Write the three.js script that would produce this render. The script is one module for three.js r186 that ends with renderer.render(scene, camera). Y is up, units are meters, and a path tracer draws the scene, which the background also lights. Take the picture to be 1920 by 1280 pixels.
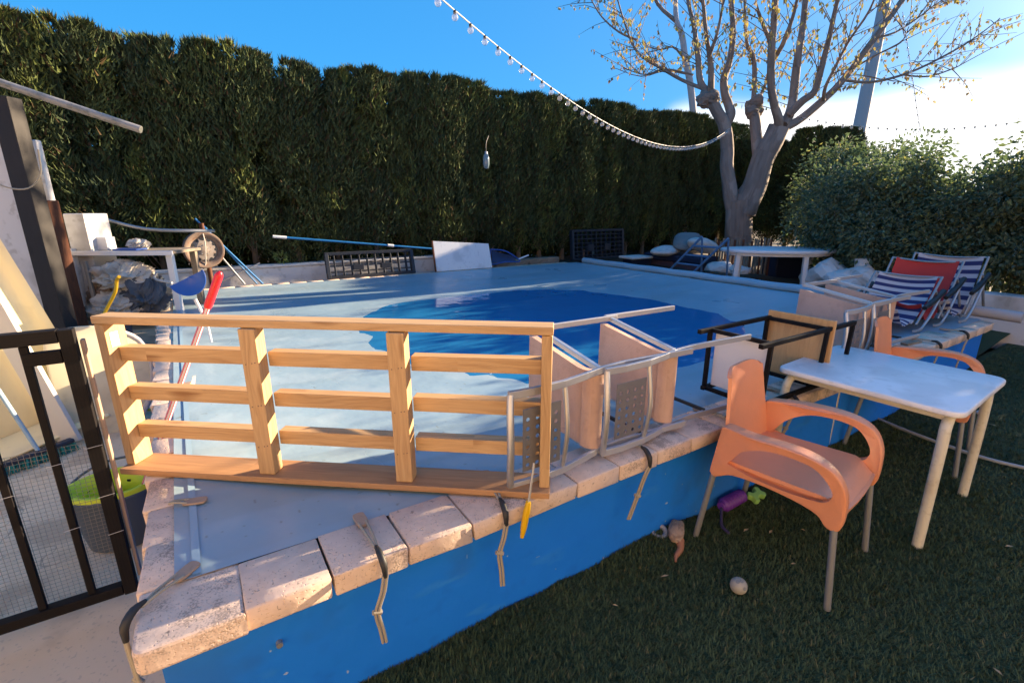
import * as THREE from 'three';
import { RoundedBoxGeometry } from 'three/addons/geometries/RoundedBoxGeometry.js';
import { mergeGeometries, mergeVertices, toCreasedNormals } from 'three/addons/utils/BufferGeometryUtils.js';

// ---------------------------------------------------------------- camera, sky, sun, exposure
const scene = new THREE.Scene();
const R = d => d * Math.PI / 180;
const camera = new THREE.PerspectiveCamera(70.83, 1024 / 682, 0.05, 900);
camera.position.set(0, 1.55, 0);
camera.rotation.set(R(-15.5), 0, 0);
const renderer = new THREE.WebGLRenderer({ antialias: true });
renderer.toneMapping = THREE.LinearToneMapping;
renderer.toneMappingExposure = 4.3;
renderer.shadowMap.enabled = true;
renderer.shadowMap.type = THREE.PCFSoftShadowMap;

const SUN_AZ = R(58), SUN_EL = R(14.5);     // azimuth: to the right of straight ahead (-z)
const sunDir = new THREE.Vector3(Math.sin(SUN_AZ) * Math.cos(SUN_EL), Math.sin(SUN_EL), -Math.cos(SUN_AZ) * Math.cos(SUN_EL));

function smooth(a, b, x) { const t = Math.min(1, Math.max(0, (x - a) / (b - a))); return t * t * (3 - 2 * t); }
function mulberry(a) { return function () { a |= 0; a = a + 0x6D2B79F5 | 0; let t = Math.imul(a ^ a >>> 15, 1 | a); t = t + Math.imul(t ^ t >>> 7, 61 | t) ^ t; return ((t ^ t >>> 14) >>> 0) / 4294967296; }; }
// periodic value noise and fbm
function makeNoise(seed) {
  const r = mulberry(seed), P = new Float32Array(4096); for (let i = 0; i < 4096; i++) P[i] = r();
  const h = (x, y, p) => P[(((x % p + p) % p) * 57 + ((y % p + p) % p) * 131 + p * 7) & 4095];
  const n = (x, y, p) => { const xi = Math.floor(x), yi = Math.floor(y); let fx = x - xi, fy = y - yi; fx = fx * fx * (3 - 2 * fx); fy = fy * fy * (3 - 2 * fy);
    return (h(xi, yi, p) * (1 - fx) + h(xi + 1, yi, p) * fx) * (1 - fy) + (h(xi, yi + 1, p) * (1 - fx) + h(xi + 1, yi + 1, p) * fx) * fy; };
  const fbm = (x, y, p, o = 4) => { let s = 0, a = 0.5, t = 0; for (let i = 0; i < o; i++) { s += a * n(x, y, p); t += a; a *= 0.5; x *= 2; y *= 2; p *= 2; } return s / t; };
  return { n, fbm };
}
const NZ = makeNoise(7), NZ2 = makeNoise(91);

// the sky: clear deep-blue air, paler low down and round the sun, a white cloud bank low on the sun's side
{
  const w = 1024, h = 512, data = new Float32Array(w * h * 4);
  for (let j = 0; j < h; j++) for (let i = 0; i < w; i++) {
    const th = (i + 0.5) / w * 2 * Math.PI - Math.PI, el = ((j + 0.5) / h - 0.5) * Math.PI;
    const dx = Math.cos(el) * Math.cos(th), dz = Math.cos(el) * Math.sin(th), dy = Math.sin(el);
    const e = Math.max(0, dy), c = dx * sunDir.x + dy * sunDir.y + dz * sunDir.z;
    const k = Math.exp(-e / 0.30), k2 = Math.exp(-e / 0.09);   // deep overhead, brighter towards the horizon
    let r = 0.0065 + 0.018 * k + 0.014 * k2, g = 0.066 + 0.078 * k + 0.020 * k2, b = 0.185 + 0.112 * k + 0.006 * k2;
    const gl = Math.exp(-(1 - c) / 0.04) * 0.22 + Math.exp(-(1 - c) / 0.22) * 0.045;
    r += gl * 1.0; g += gl * 0.98; b += gl * 0.88;
    const az = Math.atan2(dx, -dz) * 180 / Math.PI, ed = el * 180 / Math.PI;   // az to the right of -z
    let top = 10.3 + 1.2 * (NZ.fbm(az * 0.05 + 20, 3.3, 64, 3) - 0.5) * 2; top *= smooth(7, 19, az) * (1 - 0.75 * smooth(95, 150, Math.abs(az)));
    const m = smooth(top + 1.3, top - 2.2, ed + (NZ.fbm(az * 0.22 + 9, ed * 0.6 + 4, 256, 3) - 0.5) * 1.6) * (top > 0.4 ? 1 : 0);
    const cl = 0.28 + 0.14 * Math.max(0, c);
    r += (cl - r) * m; g += (cl * 0.99 - g) * m; b += (cl * 0.97 - b) * m;
    if (dy < 0) { const t = smooth(0, -0.1, dy); r = r * (1 - t) + 0.03 * t; g = g * (1 - t) + 0.035 * t; b = b * (1 - t) + 0.03 * t; }
    const o = (j * w + i) * 4; data[o] = r; data[o + 1] = g; data[o + 2] = b; data[o + 3] = 1;
  }
  const sky = new THREE.DataTexture(data, w, h, THREE.RGBAFormat, THREE.FloatType);
  sky.mapping = THREE.EquirectangularReflectionMapping; sky.magFilter = THREE.LinearFilter; sky.minFilter = THREE.LinearFilter; sky.wrapS = THREE.RepeatWrapping;
  sky.colorSpace = THREE.LinearSRGBColorSpace; sky.needsUpdate = true;
  scene.background = sky; scene.environment = sky;
}
const sun = new THREE.DirectionalLight(new THREE.Color().setRGB(1.0, 0.75, 0.48), 5);
sun.position.copy(sunDir).multiplyScalar(60); sun.target.position.set(1, 0, -4);
sun.castShadow = true; sun.shadow.radius = 1; sun.shadow.mapSize.set(4096, 4096);
Object.assign(sun.shadow.camera, { left: -22, right: 22, top: 14, bottom: -14, near: 1, far: 160 });
scene.add(sun, sun.target);

// ---------------------------------------------------------------- frame of the pool: u along its near edge, v away from the viewer
const PA = R(32.55);
const UX = Math.cos(PA), UZ = -Math.sin(PA), VX = -Math.sin(PA), VZ = -Math.cos(PA);
const CX = -0.94, CZ = -0.965;
const PW = (u, y, v) => new THREE.Vector3(CX + u * UX + v * VX, y, CZ + u * UZ + v * VZ);
const V3 = (x, y, z) => new THREE.Vector3(x, y, z);

// ---------------------------------------------------------------- helpers
const used = {};
function numbered(n) { if (!(n in used)) { used[n] = 0; return n; } used[n]++; return n + '_' + String(used[n]).padStart(3, '0'); }
function tag(o, label, category, group) { o.userData.label = label; o.userData.category = category; if (group) o.userData.group = group; return o; }
function thing(name, label, category, pos = [0, 0, 0], turn = 0, group) {
  const o = new THREE.Group(); o.name = numbered(name); scene.add(o);
  if (pos.isVector3) o.position.copy(pos); else o.position.set(...pos);
  o.rotation.y = turn; return tag(o, label, category, group);
}
function prep(g) {
  if (g.index) g = g.toNonIndexed();
  for (const k of Object.keys(g.attributes)) if (!['position', 'normal', 'uv', 'color'].includes(k)) g.deleteAttribute(k);
  if (!g.attributes.normal) g.computeVertexNormals();
  if (!g.attributes.uv) g.setAttribute('uv', new THREE.BufferAttribute(new Float32Array(g.attributes.position.count * 2), 2));
  return g;
}
function joined(geos) { geos = (Array.isArray(geos) ? geos : [geos]).map(prep); return geos.length > 1 ? mergeGeometries(geos) : geos[0]; }
function part(name, geos, mat, parent) {
  const m = new THREE.Mesh(joined(geos), mat); m.name = parent && parent !== scene ? name : numbered(name);
  m.castShadow = m.receiveShadow = true; (parent || scene).add(m); return m;
}
function struct(name, geos, mat) { const m = part(name, geos, mat, scene); m.userData.kind = 'structure'; return m; }
function single(name, geos, mat, label, category, group) { return tag(part(name, geos, mat, scene), label, category, group); }
function copyOf(src, label, pos, turn) { const c = src.clone(); c.name = numbered(src.name.replace(/_\d{3}$/, '')); c.userData = { ...src.userData, label }; if (pos) c.position.copy(pos); if (turn !== undefined) c.rotation.y = turn; scene.add(c); return c; }
// texture coordinates in metres from the dominant face direction; along = axis that carries the grain (becomes texture u)
function metreUV(g, along = 'x', ox = 0, oy = 0) {
  g = prep(g); const p = g.attributes.position, uv = g.attributes.uv, a = V3(), b = V3(), c = V3(), n = V3();
  for (let i = 0; i < p.count; i += 3) {
    a.fromBufferAttribute(p, i); b.fromBufferAttribute(p, i + 1); c.fromBufferAttribute(p, i + 2);
    n.copy(b).sub(a).cross(c.clone().sub(a)); const ax = Math.abs(n.x), ay = Math.abs(n.y), az = Math.abs(n.z);
    const d = ax > ay && ax > az ? 'x' : ay > az ? 'y' : 'z';
    for (let k = 0; k < 3; k++) {
      const q = k === 0 ? a : k === 1 ? b : c; const rest = ['x', 'y', 'z'].filter(t => t !== d);
      let s = rest[0], t = rest[1]; if (t === along) [s, t] = [t, s];
      uv.setXY(i + k, q[s] + ox, q[t] + oy + (d === 'x' ? 0.37 : d === 'y' ? 0.71 : 0));
    }
  }
  return g;
}
function rbox(w, h, d, x = 0, y = 0, z = 0, r = 0.004, along) {
  r = Math.min(r, w * 0.45, h * 0.45, d * 0.45);
  let g = new RoundedBoxGeometry(w, h, d, 1, r);
  if (along) g = metreUV(g, along, x * 1.7 + y * 2.3, z * 3.1 + y * 5.7);
  g.translate(x, y, z); return g;
}
// box whose long axis runs from p to q; w is sideways, h upward (roughly)
function bar(p, q, w, h, r = 0.003) {
  const d = q.clone().sub(p), L = d.length(); let g = new RoundedBoxGeometry(w, h, L, 1, Math.min(r, w * 0.4, h * 0.4)); g = metreUV(g, 'z', p.x, p.y);
  const m = new THREE.Matrix4().lookAt(q, p, Math.abs(d.y) / L > 0.98 ? V3(0, 0, 1) : V3(0, 1, 0)); g.applyMatrix4(m);
  g.translate((p.x + q.x) / 2, (p.y + q.y) / 2, (p.z + q.z) / 2); return g;
}
// rectangular tube through several points
function tubeBar(pts, w, h) { const gs = []; for (let i = 1; i < pts.length; i++) { const d = pts[i].clone().sub(pts[i - 1]).normalize().multiplyScalar(i > 1 ? 0.004 : 0); gs.push(bar(pts[i - 1].clone().sub(d), pts[i], w - 0.0004 * i, h - 0.0004 * i, 0.003)); } return joined(gs); }
// round bar with a radius for each point, closed ends
function sweep(pts, rad, sides = 8, smoothN = 0, wob) {
  let P = pts.map(p => p.isVector3 ? p.clone() : V3(...p)), rr = P.map((_, i) => Array.isArray(rad) ? rad[i] : rad);
  if (smoothN) { const c = new THREE.CatmullRomCurve3(P, false, 'centripetal'); const n = (P.length - 1) * smoothN, Q = [], q = [];
    for (let i = 0; i <= n; i++) { const t = i / n; Q.push(c.getPoint(t)); const f = t * (P.length - 1), k = Math.min(P.length - 2, Math.floor(f)); q.push(rr[k] + (rr[k + 1] - rr[k]) * (f - k)); } P = Q; rr = q; }
  const pos = [], uv = [], idx = []; let up = V3(0.13, 0.9, 0.41).normalize(), len = 0;
  for (let i = 0; i < P.length; i++) {
    const t = P[Math.min(i + 1, P.length - 1)].clone().sub(P[Math.max(i - 1, 0)]).normalize();
    if (Math.abs(t.dot(up)) > 0.97) up = Math.abs(t.x) < 0.8 ? V3(1, 0, 0) : V3(0, 0, 1);
    const s = t.clone().cross(up).normalize(); up = s.clone().cross(t).normalize();
    if (i) len += P[i].distanceTo(P[i - 1]);
    for (let k = 0; k <= sides; k++) { const a = k / sides * 2 * Math.PI, w = wob ? wob(a, len, i) : 1;
      const o = s.clone().multiplyScalar(Math.cos(a) * rr[i] * w).addScaledVector(up, Math.sin(a) * rr[i] * w).add(P[i]); pos.push(o.x, o.y, o.z); uv.push(len, k / sides * 2 * Math.PI * rr[i]); }
  }
  const n = sides + 1;
  for (let i = 0; i < P.length - 1; i++) for (let k = 0; k < sides; k++) { const a = i * n + k, b = a + 1, c = a + n, d = c + 1; idx.push(a, b, c, b, d, c); }
  const g = new THREE.BufferGeometry(); g.setAttribute('position', new THREE.Float32BufferAttribute(pos, 3)); g.setAttribute('uv', new THREE.Float32BufferAttribute(uv, 2)); g.setIndex(idx); g.computeVertexNormals();
  // weld the normals of the seam
  const N = g.attributes.normal; for (let i = 0; i < P.length; i++) { const a = i * n, b = a + sides; const x = N.getX(a) + N.getX(b), y = N.getY(a) + N.getY(b), z = N.getZ(a) + N.getZ(b), l = Math.hypot(x, y, z) || 1; N.setXYZ(a, x / l, y / l, z / l); N.setXYZ(b, x / l, y / l, z / l); }
  const caps = [];
  for (const e of [0, P.length - 1]) { const cp = [], cu = [], ci = []; cp.push(P[e].x, P[e].y, P[e].z); cu.push(0, 0); for (let k = 0; k <= sides; k++) { const j = (e * n + k) * 3; cp.push(pos[j], pos[j + 1], pos[j + 2]); cu.push(0.01, 0.01); } for (let k = 1; k <= sides; k++) e ? ci.push(0, k, k + 1) : ci.push(0, k + 1, k);
    const c = new THREE.BufferGeometry(); c.setAttribute('position', new THREE.Float32BufferAttribute(cp, 3)); c.setAttribute('uv', new THREE.Float32BufferAttribute(cu, 2)); c.setIndex(ci); c.computeVertexNormals(); caps.push(c); }
  return joined([g, ...caps]);
}
// closed thin solid: fn(s,t) -> point on the middle surface
function shell(fn, ns, nt, th) {
  const P = [], N = []; const e = 1e-3;
  for (let j = 0; j <= nt; j++) for (let i = 0; i <= ns; i++) { const s = i / ns, t = j / nt, p = fn(s, t);
    const a = fn(Math.min(1, s + e), t).sub(fn(Math.max(0, s - e), t)), b = fn(s, Math.min(1, t + e)).sub(fn(s, Math.max(0, t - e))); P.push(p); N.push(a.cross(b).normalize()); }
  const pos = [], uv = [], idx = [], n = ns + 1, M = n * (nt + 1);
  for (const sd of [1, -1]) for (let i = 0; i < M; i++) { const q = P[i].clone().addScaledVector(N[i], sd * th / 2); pos.push(q.x, q.y, q.z); uv.push((i % n) / ns, Math.floor(i / n) / nt); }
  for (let j = 0; j < nt; j++) for (let i = 0; i < ns; i++) { const a = j * n + i, b = a + 1, c = a + n, d = c + 1; idx.push(a, b, c, b, d, c, a + M, c + M, b + M, b + M, c + M, d + M); }
  const rim = []; for (let i = 0; i < ns; i++) rim.push([i, i + 1]); for (let j = 0; j < nt; j++) rim.push([j * n + ns, (j + 1) * n + ns]); for (let i = ns; i > 0; i--) rim.push([nt * n + i, nt * n + i - 1]); for (let j = nt; j > 0; j--) rim.push([j * n, (j - 1) * n]);
  for (const [a, b] of rim) idx.push(a, a + M, b, b, a + M, b + M);
  const g = new THREE.BufferGeometry(); g.setAttribute('position', new THREE.Float32BufferAttribute(pos, 3)); g.setAttribute('uv', new THREE.Float32BufferAttribute(uv, 2)); g.setIndex(idx);
  return toCreasedNormals(g, R(50));
}
function extrude(shape, depth, bevel = 0.003, curve = 8) { return new THREE.ExtrudeGeometry(shape, { depth, bevelEnabled: bevel > 0, bevelThickness: bevel, bevelSize: bevel, bevelSegments: 2, curveSegments: curve }); }
function shapeOf(pts) { const s = new THREE.Shape(); s.moveTo(...pts[0]); for (let i = 1; i < pts.length; i++) s.lineTo(...pts[i]); s.closePath(); return s; }
function splineShape(pts, n = 6) { const c = new THREE.SplineCurve(pts.concat([pts[0]]).map(p => new THREE.Vector2(...p))); return new THREE.Shape(c.getPoints(pts.length * n)); }
const lathe = (pts, seg = 24) => new THREE.LatheGeometry(pts.map(p => new THREE.Vector2(...p)), seg);
const cyl = (r0, r1, h, x, y, z, seg = 16) => new THREE.CylinderGeometry(r0, r1, h, seg).translate(x, y, z);

// ---------------------------------------------------------------- materials
const lin = (r, g, b) => new THREE.Color().setRGB(r, g, b);
const enc = x => Math.round(255 * Math.min(1, Math.max(0, x <= 0.0031308 ? x * 12.92 : 1.055 * Math.pow(x, 1 / 2.4) - 0.055)));
function tex(size, fn, repeat = 1, srgb = true) {
  const d = new Uint8Array(size * size * 4);
  for (let j = 0; j < size; j++) for (let i = 0; i < size; i++) { const c = fn(i / size, j / size), o = (j * size + i) * 4; if (srgb) { d[o] = enc(c[0]); d[o + 1] = enc(c[1]); d[o + 2] = enc(c[2]); } else { const v = typeof c === 'number' ? c : c[0]; d[o] = d[o + 1] = d[o + 2] = Math.max(0, Math.min(255, v * 255)); } d[o + 3] = 255; }
  const t = new THREE.DataTexture(d, size, size, THREE.RGBAFormat); t.wrapS = t.wrapT = THREE.RepeatWrapping; t.magFilter = THREE.LinearFilter; t.minFilter = THREE.LinearMipmapLinearFilter; t.generateMipmaps = true;
  if (Array.isArray(repeat)) t.repeat.set(...repeat); else t.repeat.set(repeat, repeat); if (srgb) t.colorSpace = THREE.SRGBColorSpace; t.needsUpdate = true; return t;
}
const std = (color, rough = 0.7, extra = {}) => new THREE.MeshStandardMaterial({ color: Array.isArray(color) ? lin(...color) : color, roughness: rough, side: THREE.DoubleSide, ...extra });
const mixc = (a, b, t) => [a[0] + (b[0] - a[0]) * t, a[1] + (b[1] - a[1]) * t, a[2] + (b[2] - a[2]) * t];
const white = lin(1, 1, 1);
// wood: long streaky grain along texture u
function woodTex(base, dark, seed, rep) { const N = makeNoise(seed); return tex(512, (x, y) => { const w = N.fbm(x * 3, y * 6, 6, 3) * 2.2; const g = N.fbm(x * 4, (y * 48 + w * 5), 48, 3); const f = N.n(x * 24, y * 220, 256); let t = Math.pow(g, 1.5) * 0.75 + f * 0.25; const k = N.n(x * 5, y * 9, 45); if (k > 0.90) t = Math.min(1.25, t + (k - 0.90) * 11); t += (N.fbm(x * 2 + 5, y * 3 + 5, 12, 3) - 0.5) * 0.5; return mixc(base, dark, t); }, rep); }
const M = {};
M.pine = std(white, 0.62, { map: woodTex([0.62, 0.405, 0.20], [0.33, 0.18, 0.075], 11, [0.9, 2.4]), bumpMap: tex(256, (x, y) => [NZ.fbm(x * 6, y * 60, 64, 3)], [0.9, 2.4], false), bumpScale: 0.0012 });
M.pineDark = std(white, 0.7, { map: woodTex([0.50, 0.28, 0.13], [0.27, 0.13, 0.06], 19, [0.9, 2.4]) });
M.plywood = std(white, 0.5, { map: woodTex([0.62, 0.37, 0.16], [0.45, 0.24, 0.09], 23, [1.4, 2]) });
M.rustWood = std(white, 0.85, { map: woodTex([0.16, 0.055, 0.022], [0.05, 0.017, 0.01], 29, 1.5) });
M.greyWood = std(white, 0.9, { map: woodTex([0.30, 0.25, 0.19], [0.12, 0.095, 0.07], 31, 1.3) });
// coping stone: pale pinkish cast stone, speckled, lichen-grey blotches
const stoneCol = (seed) => { const N = makeNoise(seed); return tex(512, (x, y) => { const f = N.fbm(x * 20, y * 20, 20, 4), s = N.n(x * 180, y * 180, 180), b = N.fbm(x * 3.0, y * 3.0, 3, 5); let c = mixc([0.77, 0.60, 0.48], [0.60, 0.45, 0.35], f * 0.8); const dirt = smooth(0.58, 0.72, b + (s - 0.5) * 0.30 + (f - 0.5) * 0.3); c = mixc(c, [0.22, 0.175, 0.15], dirt * 0.6); if (s > 0.9) c = mixc(c, [0.6, 0.5, 0.42], 0.4); const p = N.n(x * 90, y * 90, 90); if (p > 0.92) c = mixc(c, [0.07, 0.06, 0.05], 0.5); return c; }, [1.7, 1.7]); };
const stoneBump = tex(512, (x, y) => { const p = NZ.n(x * 110, y * 110, 110); return [0.55 + 0.3 * NZ.fbm(x * 24, y * 24, 24, 4) - (p > 0.82 ? (p - 0.82) * 2.4 : 0)]; }, [1.7, 1.7], false);
M.coping = [41, 43, 47].map(s => std(white, 0.93, { map: stoneCol(s), bumpMap: stoneBump, bumpScale: 0.006 }));
// blue masonry paint with scuffs and small chips
M.bluePaint = std(white, 0.62, { map: tex(1024, (x, y) => { const f = NZ.fbm(x * 6, y * 6, 6, 5), g = NZ2.fbm(x * 40, y * 40, 40, 3); let c = mixc([0.003, 0.185, 0.80], [0.004, 0.21, 0.86], f); c = mixc(c, [0.002, 0.14, 0.66], Math.max(0, g - 0.6) * 1.2); const sc = NZ2.fbm(x * 9 + 3, y * 26, 234, 4); if (sc > 0.72) c = mixc(c, [0.03, 0.26, 0.78], Math.min(0.6, (sc - 0.72) * 5)); const ch = NZ.n(x * 70, y * 70, 70); if (ch > 0.972) c = mixc(c, [0.42, 0.5, 0.6], 0.7); const st = NZ2.fbm(x * 4 + 9, y * 4 + 2, 4, 6); c = mixc(c, [0.02, 0.12, 0.40], smooth(0.56, 0.70, st) * 0.45); return c; }, [0.42, 0.42]), bumpMap: tex(512, (x, y) => [NZ.fbm(x * 9, y * 9, 9, 6)], [0.6, 0.6], false), bumpScale: 0.008 });
// pool cover: pale blue-grey vinyl tarp with water stains
M.cover = std(white, 0.42, { map: tex(1024, (x, y) => { const f = NZ.fbm(x * 5, y * 5, 5, 5), g = NZ2.fbm(x * 28, y * 28, 28, 4), s = NZ2.fbm(x * 3 + 7, y * 40, 120, 4); let c = mixc([0.30, 0.42, 0.50], [0.25, 0.38, 0.47], f); c = mixc(c, [0.42, 0.52, 0.57], smooth(0.55, 0.75, g) * 0.35); c = mixc(c, [0.24, 0.33, 0.37], smooth(0.55, 0.75, s) * 0.5); const sp = NZ.n(x * 300, y * 300, 300); if (sp > 0.955) c = mixc(c, [0.16, 0.17, 0.14], 0.6); return c; }, [0.155, 0.155]), roughnessMap: tex(256, (x, y) => [0.55 + 0.45 * NZ.fbm(x * 8, y * 8, 8, 4)], [0.3, 0.3], false), bumpMap: tex(512, (x, y) => [NZ.fbm(x * 14, y * 14, 14, 5)], [0.5, 0.5], false), bumpScale: 0.004 });
M.coverEdge = std([0.27, 0.41, 0.51], 0.45);
M.puddle = new THREE.MeshPhysicalMaterial({ color: lin(0.02, 0.185, 0.41), roughness: 0.05, ior: 1.33, side: THREE.DoubleSide, bumpMap: tex(512, (x, y) => [NZ.fbm(x * 10, y * 10, 10, 3)], [0.5, 0.5], false), bumpScale: 0.004 });
M.grassGround = std(white, 0.95, { map: tex(1024, (x, y) => { const f = NZ.fbm(x * 8, y * 8, 8, 5), g = NZ2.n(x * 300, y * 300, 300); let c = mixc([0.024, 0.046, 0.016], [0.044, 0.068, 0.022], f); c = mixc(c, [0.065, 0.05, 0.022], smooth(0.6, 0.85, NZ2.fbm(x * 5, y * 5, 5, 4)) * 0.5); return mixc(c, [0.012, 0.02, 0.008], g * 0.5); }, [0.5, 0.5]) });
M.soil = std(white, 0.97, { map: tex(512, (x, y) => mixc([0.10, 0.075, 0.05], [0.05, 0.04, 0.03], NZ.fbm(x * 12, y * 12, 12, 5)), [0.4, 0.4]) });
M.concrete = std(white, 0.9, { map: tex(1024, (x, y) => { const f = NZ.fbm(x * 5, y * 5, 5, 6), g = NZ2.n(x * 260, y * 260, 260), d = NZ2.fbm(x * 9, y * 9, 9, 5); let c = mixc([0.78, 0.61, 0.41], [0.66, 0.50, 0.33], f); c = mixc(c, [0.40, 0.29, 0.19], smooth(0.55, 0.72, d) * 0.6); const cr = Math.abs(NZ.fbm(x * 3 + 1.7, y * 3, 3, 5) - 0.5); if (cr < 0.0022) c = mixc(c, [0.16, 0.12, 0.09], 0.5); return mixc(c, [0.4, 0.33, 0.26], g > 0.85 ? 0.4 : 0); }, [0.4, 0.4]), bumpMap: tex(512, (x, y) => { const cr = Math.abs(NZ.fbm(x * 3 + 1.7, y * 3, 3, 5) - 0.5); return [0.6 + 0.3 * NZ.fbm(x * 30, y * 30, 30, 4) - (cr < 0.0022 ? 0.25 : 0)]; }, [0.4, 0.4], false), bumpScale: 0.006 });
const grimy = (base, dirt, amt, seed, rep = 0.7) => { const N = makeNoise(seed); return tex(512, (x, y) => { const b = N.fbm(x * 4, y * 4, 4, 6), s = N.fbm(x * 22, y * 22, 22, 4); return mixc(mixc(base, dirt, smooth(0.5, 0.75, b) * amt), dirt, smooth(0.62, 0.8, s) * amt * 0.7); }, [rep, rep]); };
M.whitewash = std(white, 0.85, { map: grimy([0.62, 0.62, 0.62], [0.30, 0.28, 0.25], 0.6, 53), bumpMap: tex(256, (x, y) => [NZ.fbm(x * 12, y * 12, 12, 5)], [1, 1], false), bumpScale: 0.0025 });
M.cream = std(white, 0.9, { map: grimy([0.72, 0.58, 0.40], [0.56, 0.45, 0.31], 0.4, 57, 0.4) });
M.tableWhite = std(white, 0.35, { map: grimy([0.84, 0.85, 0.86], [0.52, 0.53, 0.54], 0.45, 59, 1.1) });
M.whitePlastic = std([0.70, 0.72, 0.75], 0.4);
M.creamMetal = std(white, 0.42, { map: grimy([0.70, 0.66, 0.52], [0.36, 0.27, 0.16], 0.35, 61, 2.5) });
M.blackMetal = new THREE.MeshPhysicalMaterial({ color: white, roughness: 0.7, specularIntensity: 0.4, side: THREE.DoubleSide, map: grimy([0.005, 0.0045, 0.005], [0.016, 0.012, 0.011], 0.5, 67, 4) });
M.alu = std([0.55, 0.56, 0.58], 0.42, { metalness: 0.75 });
M.aluPaint = std([0.42, 0.43, 0.46], 0.45, { metalness: 0.3 });
M.galv = std([0.34, 0.35, 0.36], 0.5, { metalness: 0.6 });
M.wire = std([0.22, 0.21, 0.19], 0.6, { metalness: 0.4 });
M.pinkSeat = std(white, 0.6, { map: grimy([0.60, 0.40, 0.31], [0.42, 0.26, 0.19], 0.35, 71, 1.6), bumpMap: tex(256, (x, y) => [NZ.n(x * 120, y * 120, 120)], [2, 2], false), bumpScale: 0.0008 });
M.perforated = std([0.24, 0.24, 0.26], 0.45, { metalness: 0.5 });
M.orange = std(white, 0.38, { map: grimy([0.78, 0.32, 0.165], [0.68, 0.29, 0.16], 0.3, 73, 2.2), bumpMap: tex(256, (x, y) => [NZ.n(x * 90, y * 90, 90)], [3, 3], false), bumpScale: 0.0005 });
M.leather = std(white, 0.8, { map: grimy([0.40, 0.28, 0.20], [0.24, 0.16, 0.11], 0.5, 79, 5) });
M.rubber = std([0.02, 0.021, 0.023], 0.55);
M.cord = std([0.35, 0.31, 0.24], 0.8);
M.rope = std([0.50, 0.47, 0.42], 0.85);
M.bluePlastic = std([0.02, 0.085, 0.36], 0.42);
M.redPlastic = std([0.72, 0.018, 0.03], 0.3);
M.yellowPlastic = std([0.75, 0.45, 0.01], 0.35);
M.limePlastic = std([0.62, 0.72, 0.02], 0.4);
M.greyBucket = std([0.075, 0.095, 0.12], 0.5);
M.blackPlastic = std([0.012, 0.014, 0.018], 0.5);
M.slateBlue = std([0.07, 0.17, 0.32], 0.5);
M.darkCrate = std([0.010, 0.017, 0.030], 0.55);
M.tealBrush = std([0.01, 0.22, 0.23], 0.85);
M.slide = std(white, 0.45, { map: grimy([0.80, 0.70, 0.42], [0.62, 0.53, 0.32], 0.4, 83, 0.8) });
M.palePlank = std([0.62, 0.60, 0.55], 0.6);
M.rust = std(white, 0.85, { map: grimy([0.20, 0.15, 0.12], [0.16, 0.06, 0.025], 0.9, 89, 3), metalness: 0.15 });
M.drum = std(white, 0.7, { map: grimy([0.24, 0.21, 0.19], [0.12, 0.06, 0.035], 0.8, 97, 4), metalness: 0.2 });
M.bluePole = std([0.015, 0.16, 0.42], 0.4);
M.navyBin = std([0.01, 0.018, 0.05], 0.7);
M.cloth1 = std(white, 0.95, { map: grimy([0.5, 0.48, 0.44], [0.26, 0.22, 0.18], 0.7, 101, 2) });
M.cloth2 = std(white, 0.95, { map: grimy([0.07, 0.085, 0.11], [0.12, 0.12, 0.13], 0.6, 103, 2) });
M.cloth3 = std(white, 0.95, { map: grimy([0.36, 0.27, 0.20], [0.16, 0.11, 0.09], 0.7, 107, 2) });
M.cushion = std(white, 0.95, { map: grimy([0.55, 0.55, 0.53], [0.30, 0.30, 0.31], 0.6, 109, 3) });
M.greyCushion = std(white, 0.95, { map: grimy([0.16, 0.19, 0.20], [0.1, 0.11, 0.12], 0.6, 113, 3) });
M.redFabric = std([0.46, 0.04, 0.035], 0.85);
M.stripes = std(white, 0.8, { map: tex(256, (x, y) => { const k = Math.floor(y * 13) % 2; return k ? [0.022, 0.03, 0.12] : [0.46, 0.46, 0.50]; }, 1) });
M.bark = std(white, 0.9, { map: tex(512, (x, y) => { const f = NZ.fbm(x * 5, y * 14, 70, 5), p = NZ2.fbm(x * 3, y * 3, 3, 4); let c = mixc([0.27, 0.22, 0.19], [0.13, 0.10, 0.085], f); return mixc(c, [0.34, 0.30, 0.27], smooth(0.52, 0.62, p) * 0.5); }, [0.9, 1.6]), bumpMap: tex(256, (x, y) => [NZ.fbm(x * 6, y * 22, 132, 5)], [0.9, 1.6], false), bumpScale: 0.02 });
M.twig = std([0.17, 0.12, 0.085], 0.9);
M.cypressBark = std([0.22, 0.165, 0.12], 0.95);
const leafMat = (extra = {}) => new THREE.MeshStandardMaterial({ color: white, vertexColors: true, roughness: 0.75, side: THREE.DoubleSide, ...extra });
M.cypress = new THREE.MeshPhysicalMaterial({ color: white, vertexColors: true, roughness: 1, specularIntensity: 0.25, side: THREE.DoubleSide });
M.broadleaf = new THREE.MeshPhysicalMaterial({ color: white, vertexColors: true, roughness: 0.9, side: THREE.DoubleSide, transmission: 0.5, thickness: 0 });
M.autumn = new THREE.MeshPhysicalMaterial({ color: white, vertexColors: true, roughness: 0.9, side: THREE.DoubleSide, transmission: 0.35, thickness: 0 });
M.blade = leafMat({ roughness: 0.8 });
M.glassBulb = new THREE.MeshPhysicalMaterial({ color: lin(0.95, 0.95, 0.95), roughness: 0.05, transmission: 0.8, thickness: 0, side: THREE.DoubleSide });
M.whiteCable = std([0.62, 0.62, 0.6], 0.6);
M.poleGrey = std([0.42, 0.41, 0.42], 0.8);
M.terracotta = std([0.36, 0.16, 0.09], 0.85);

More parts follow.
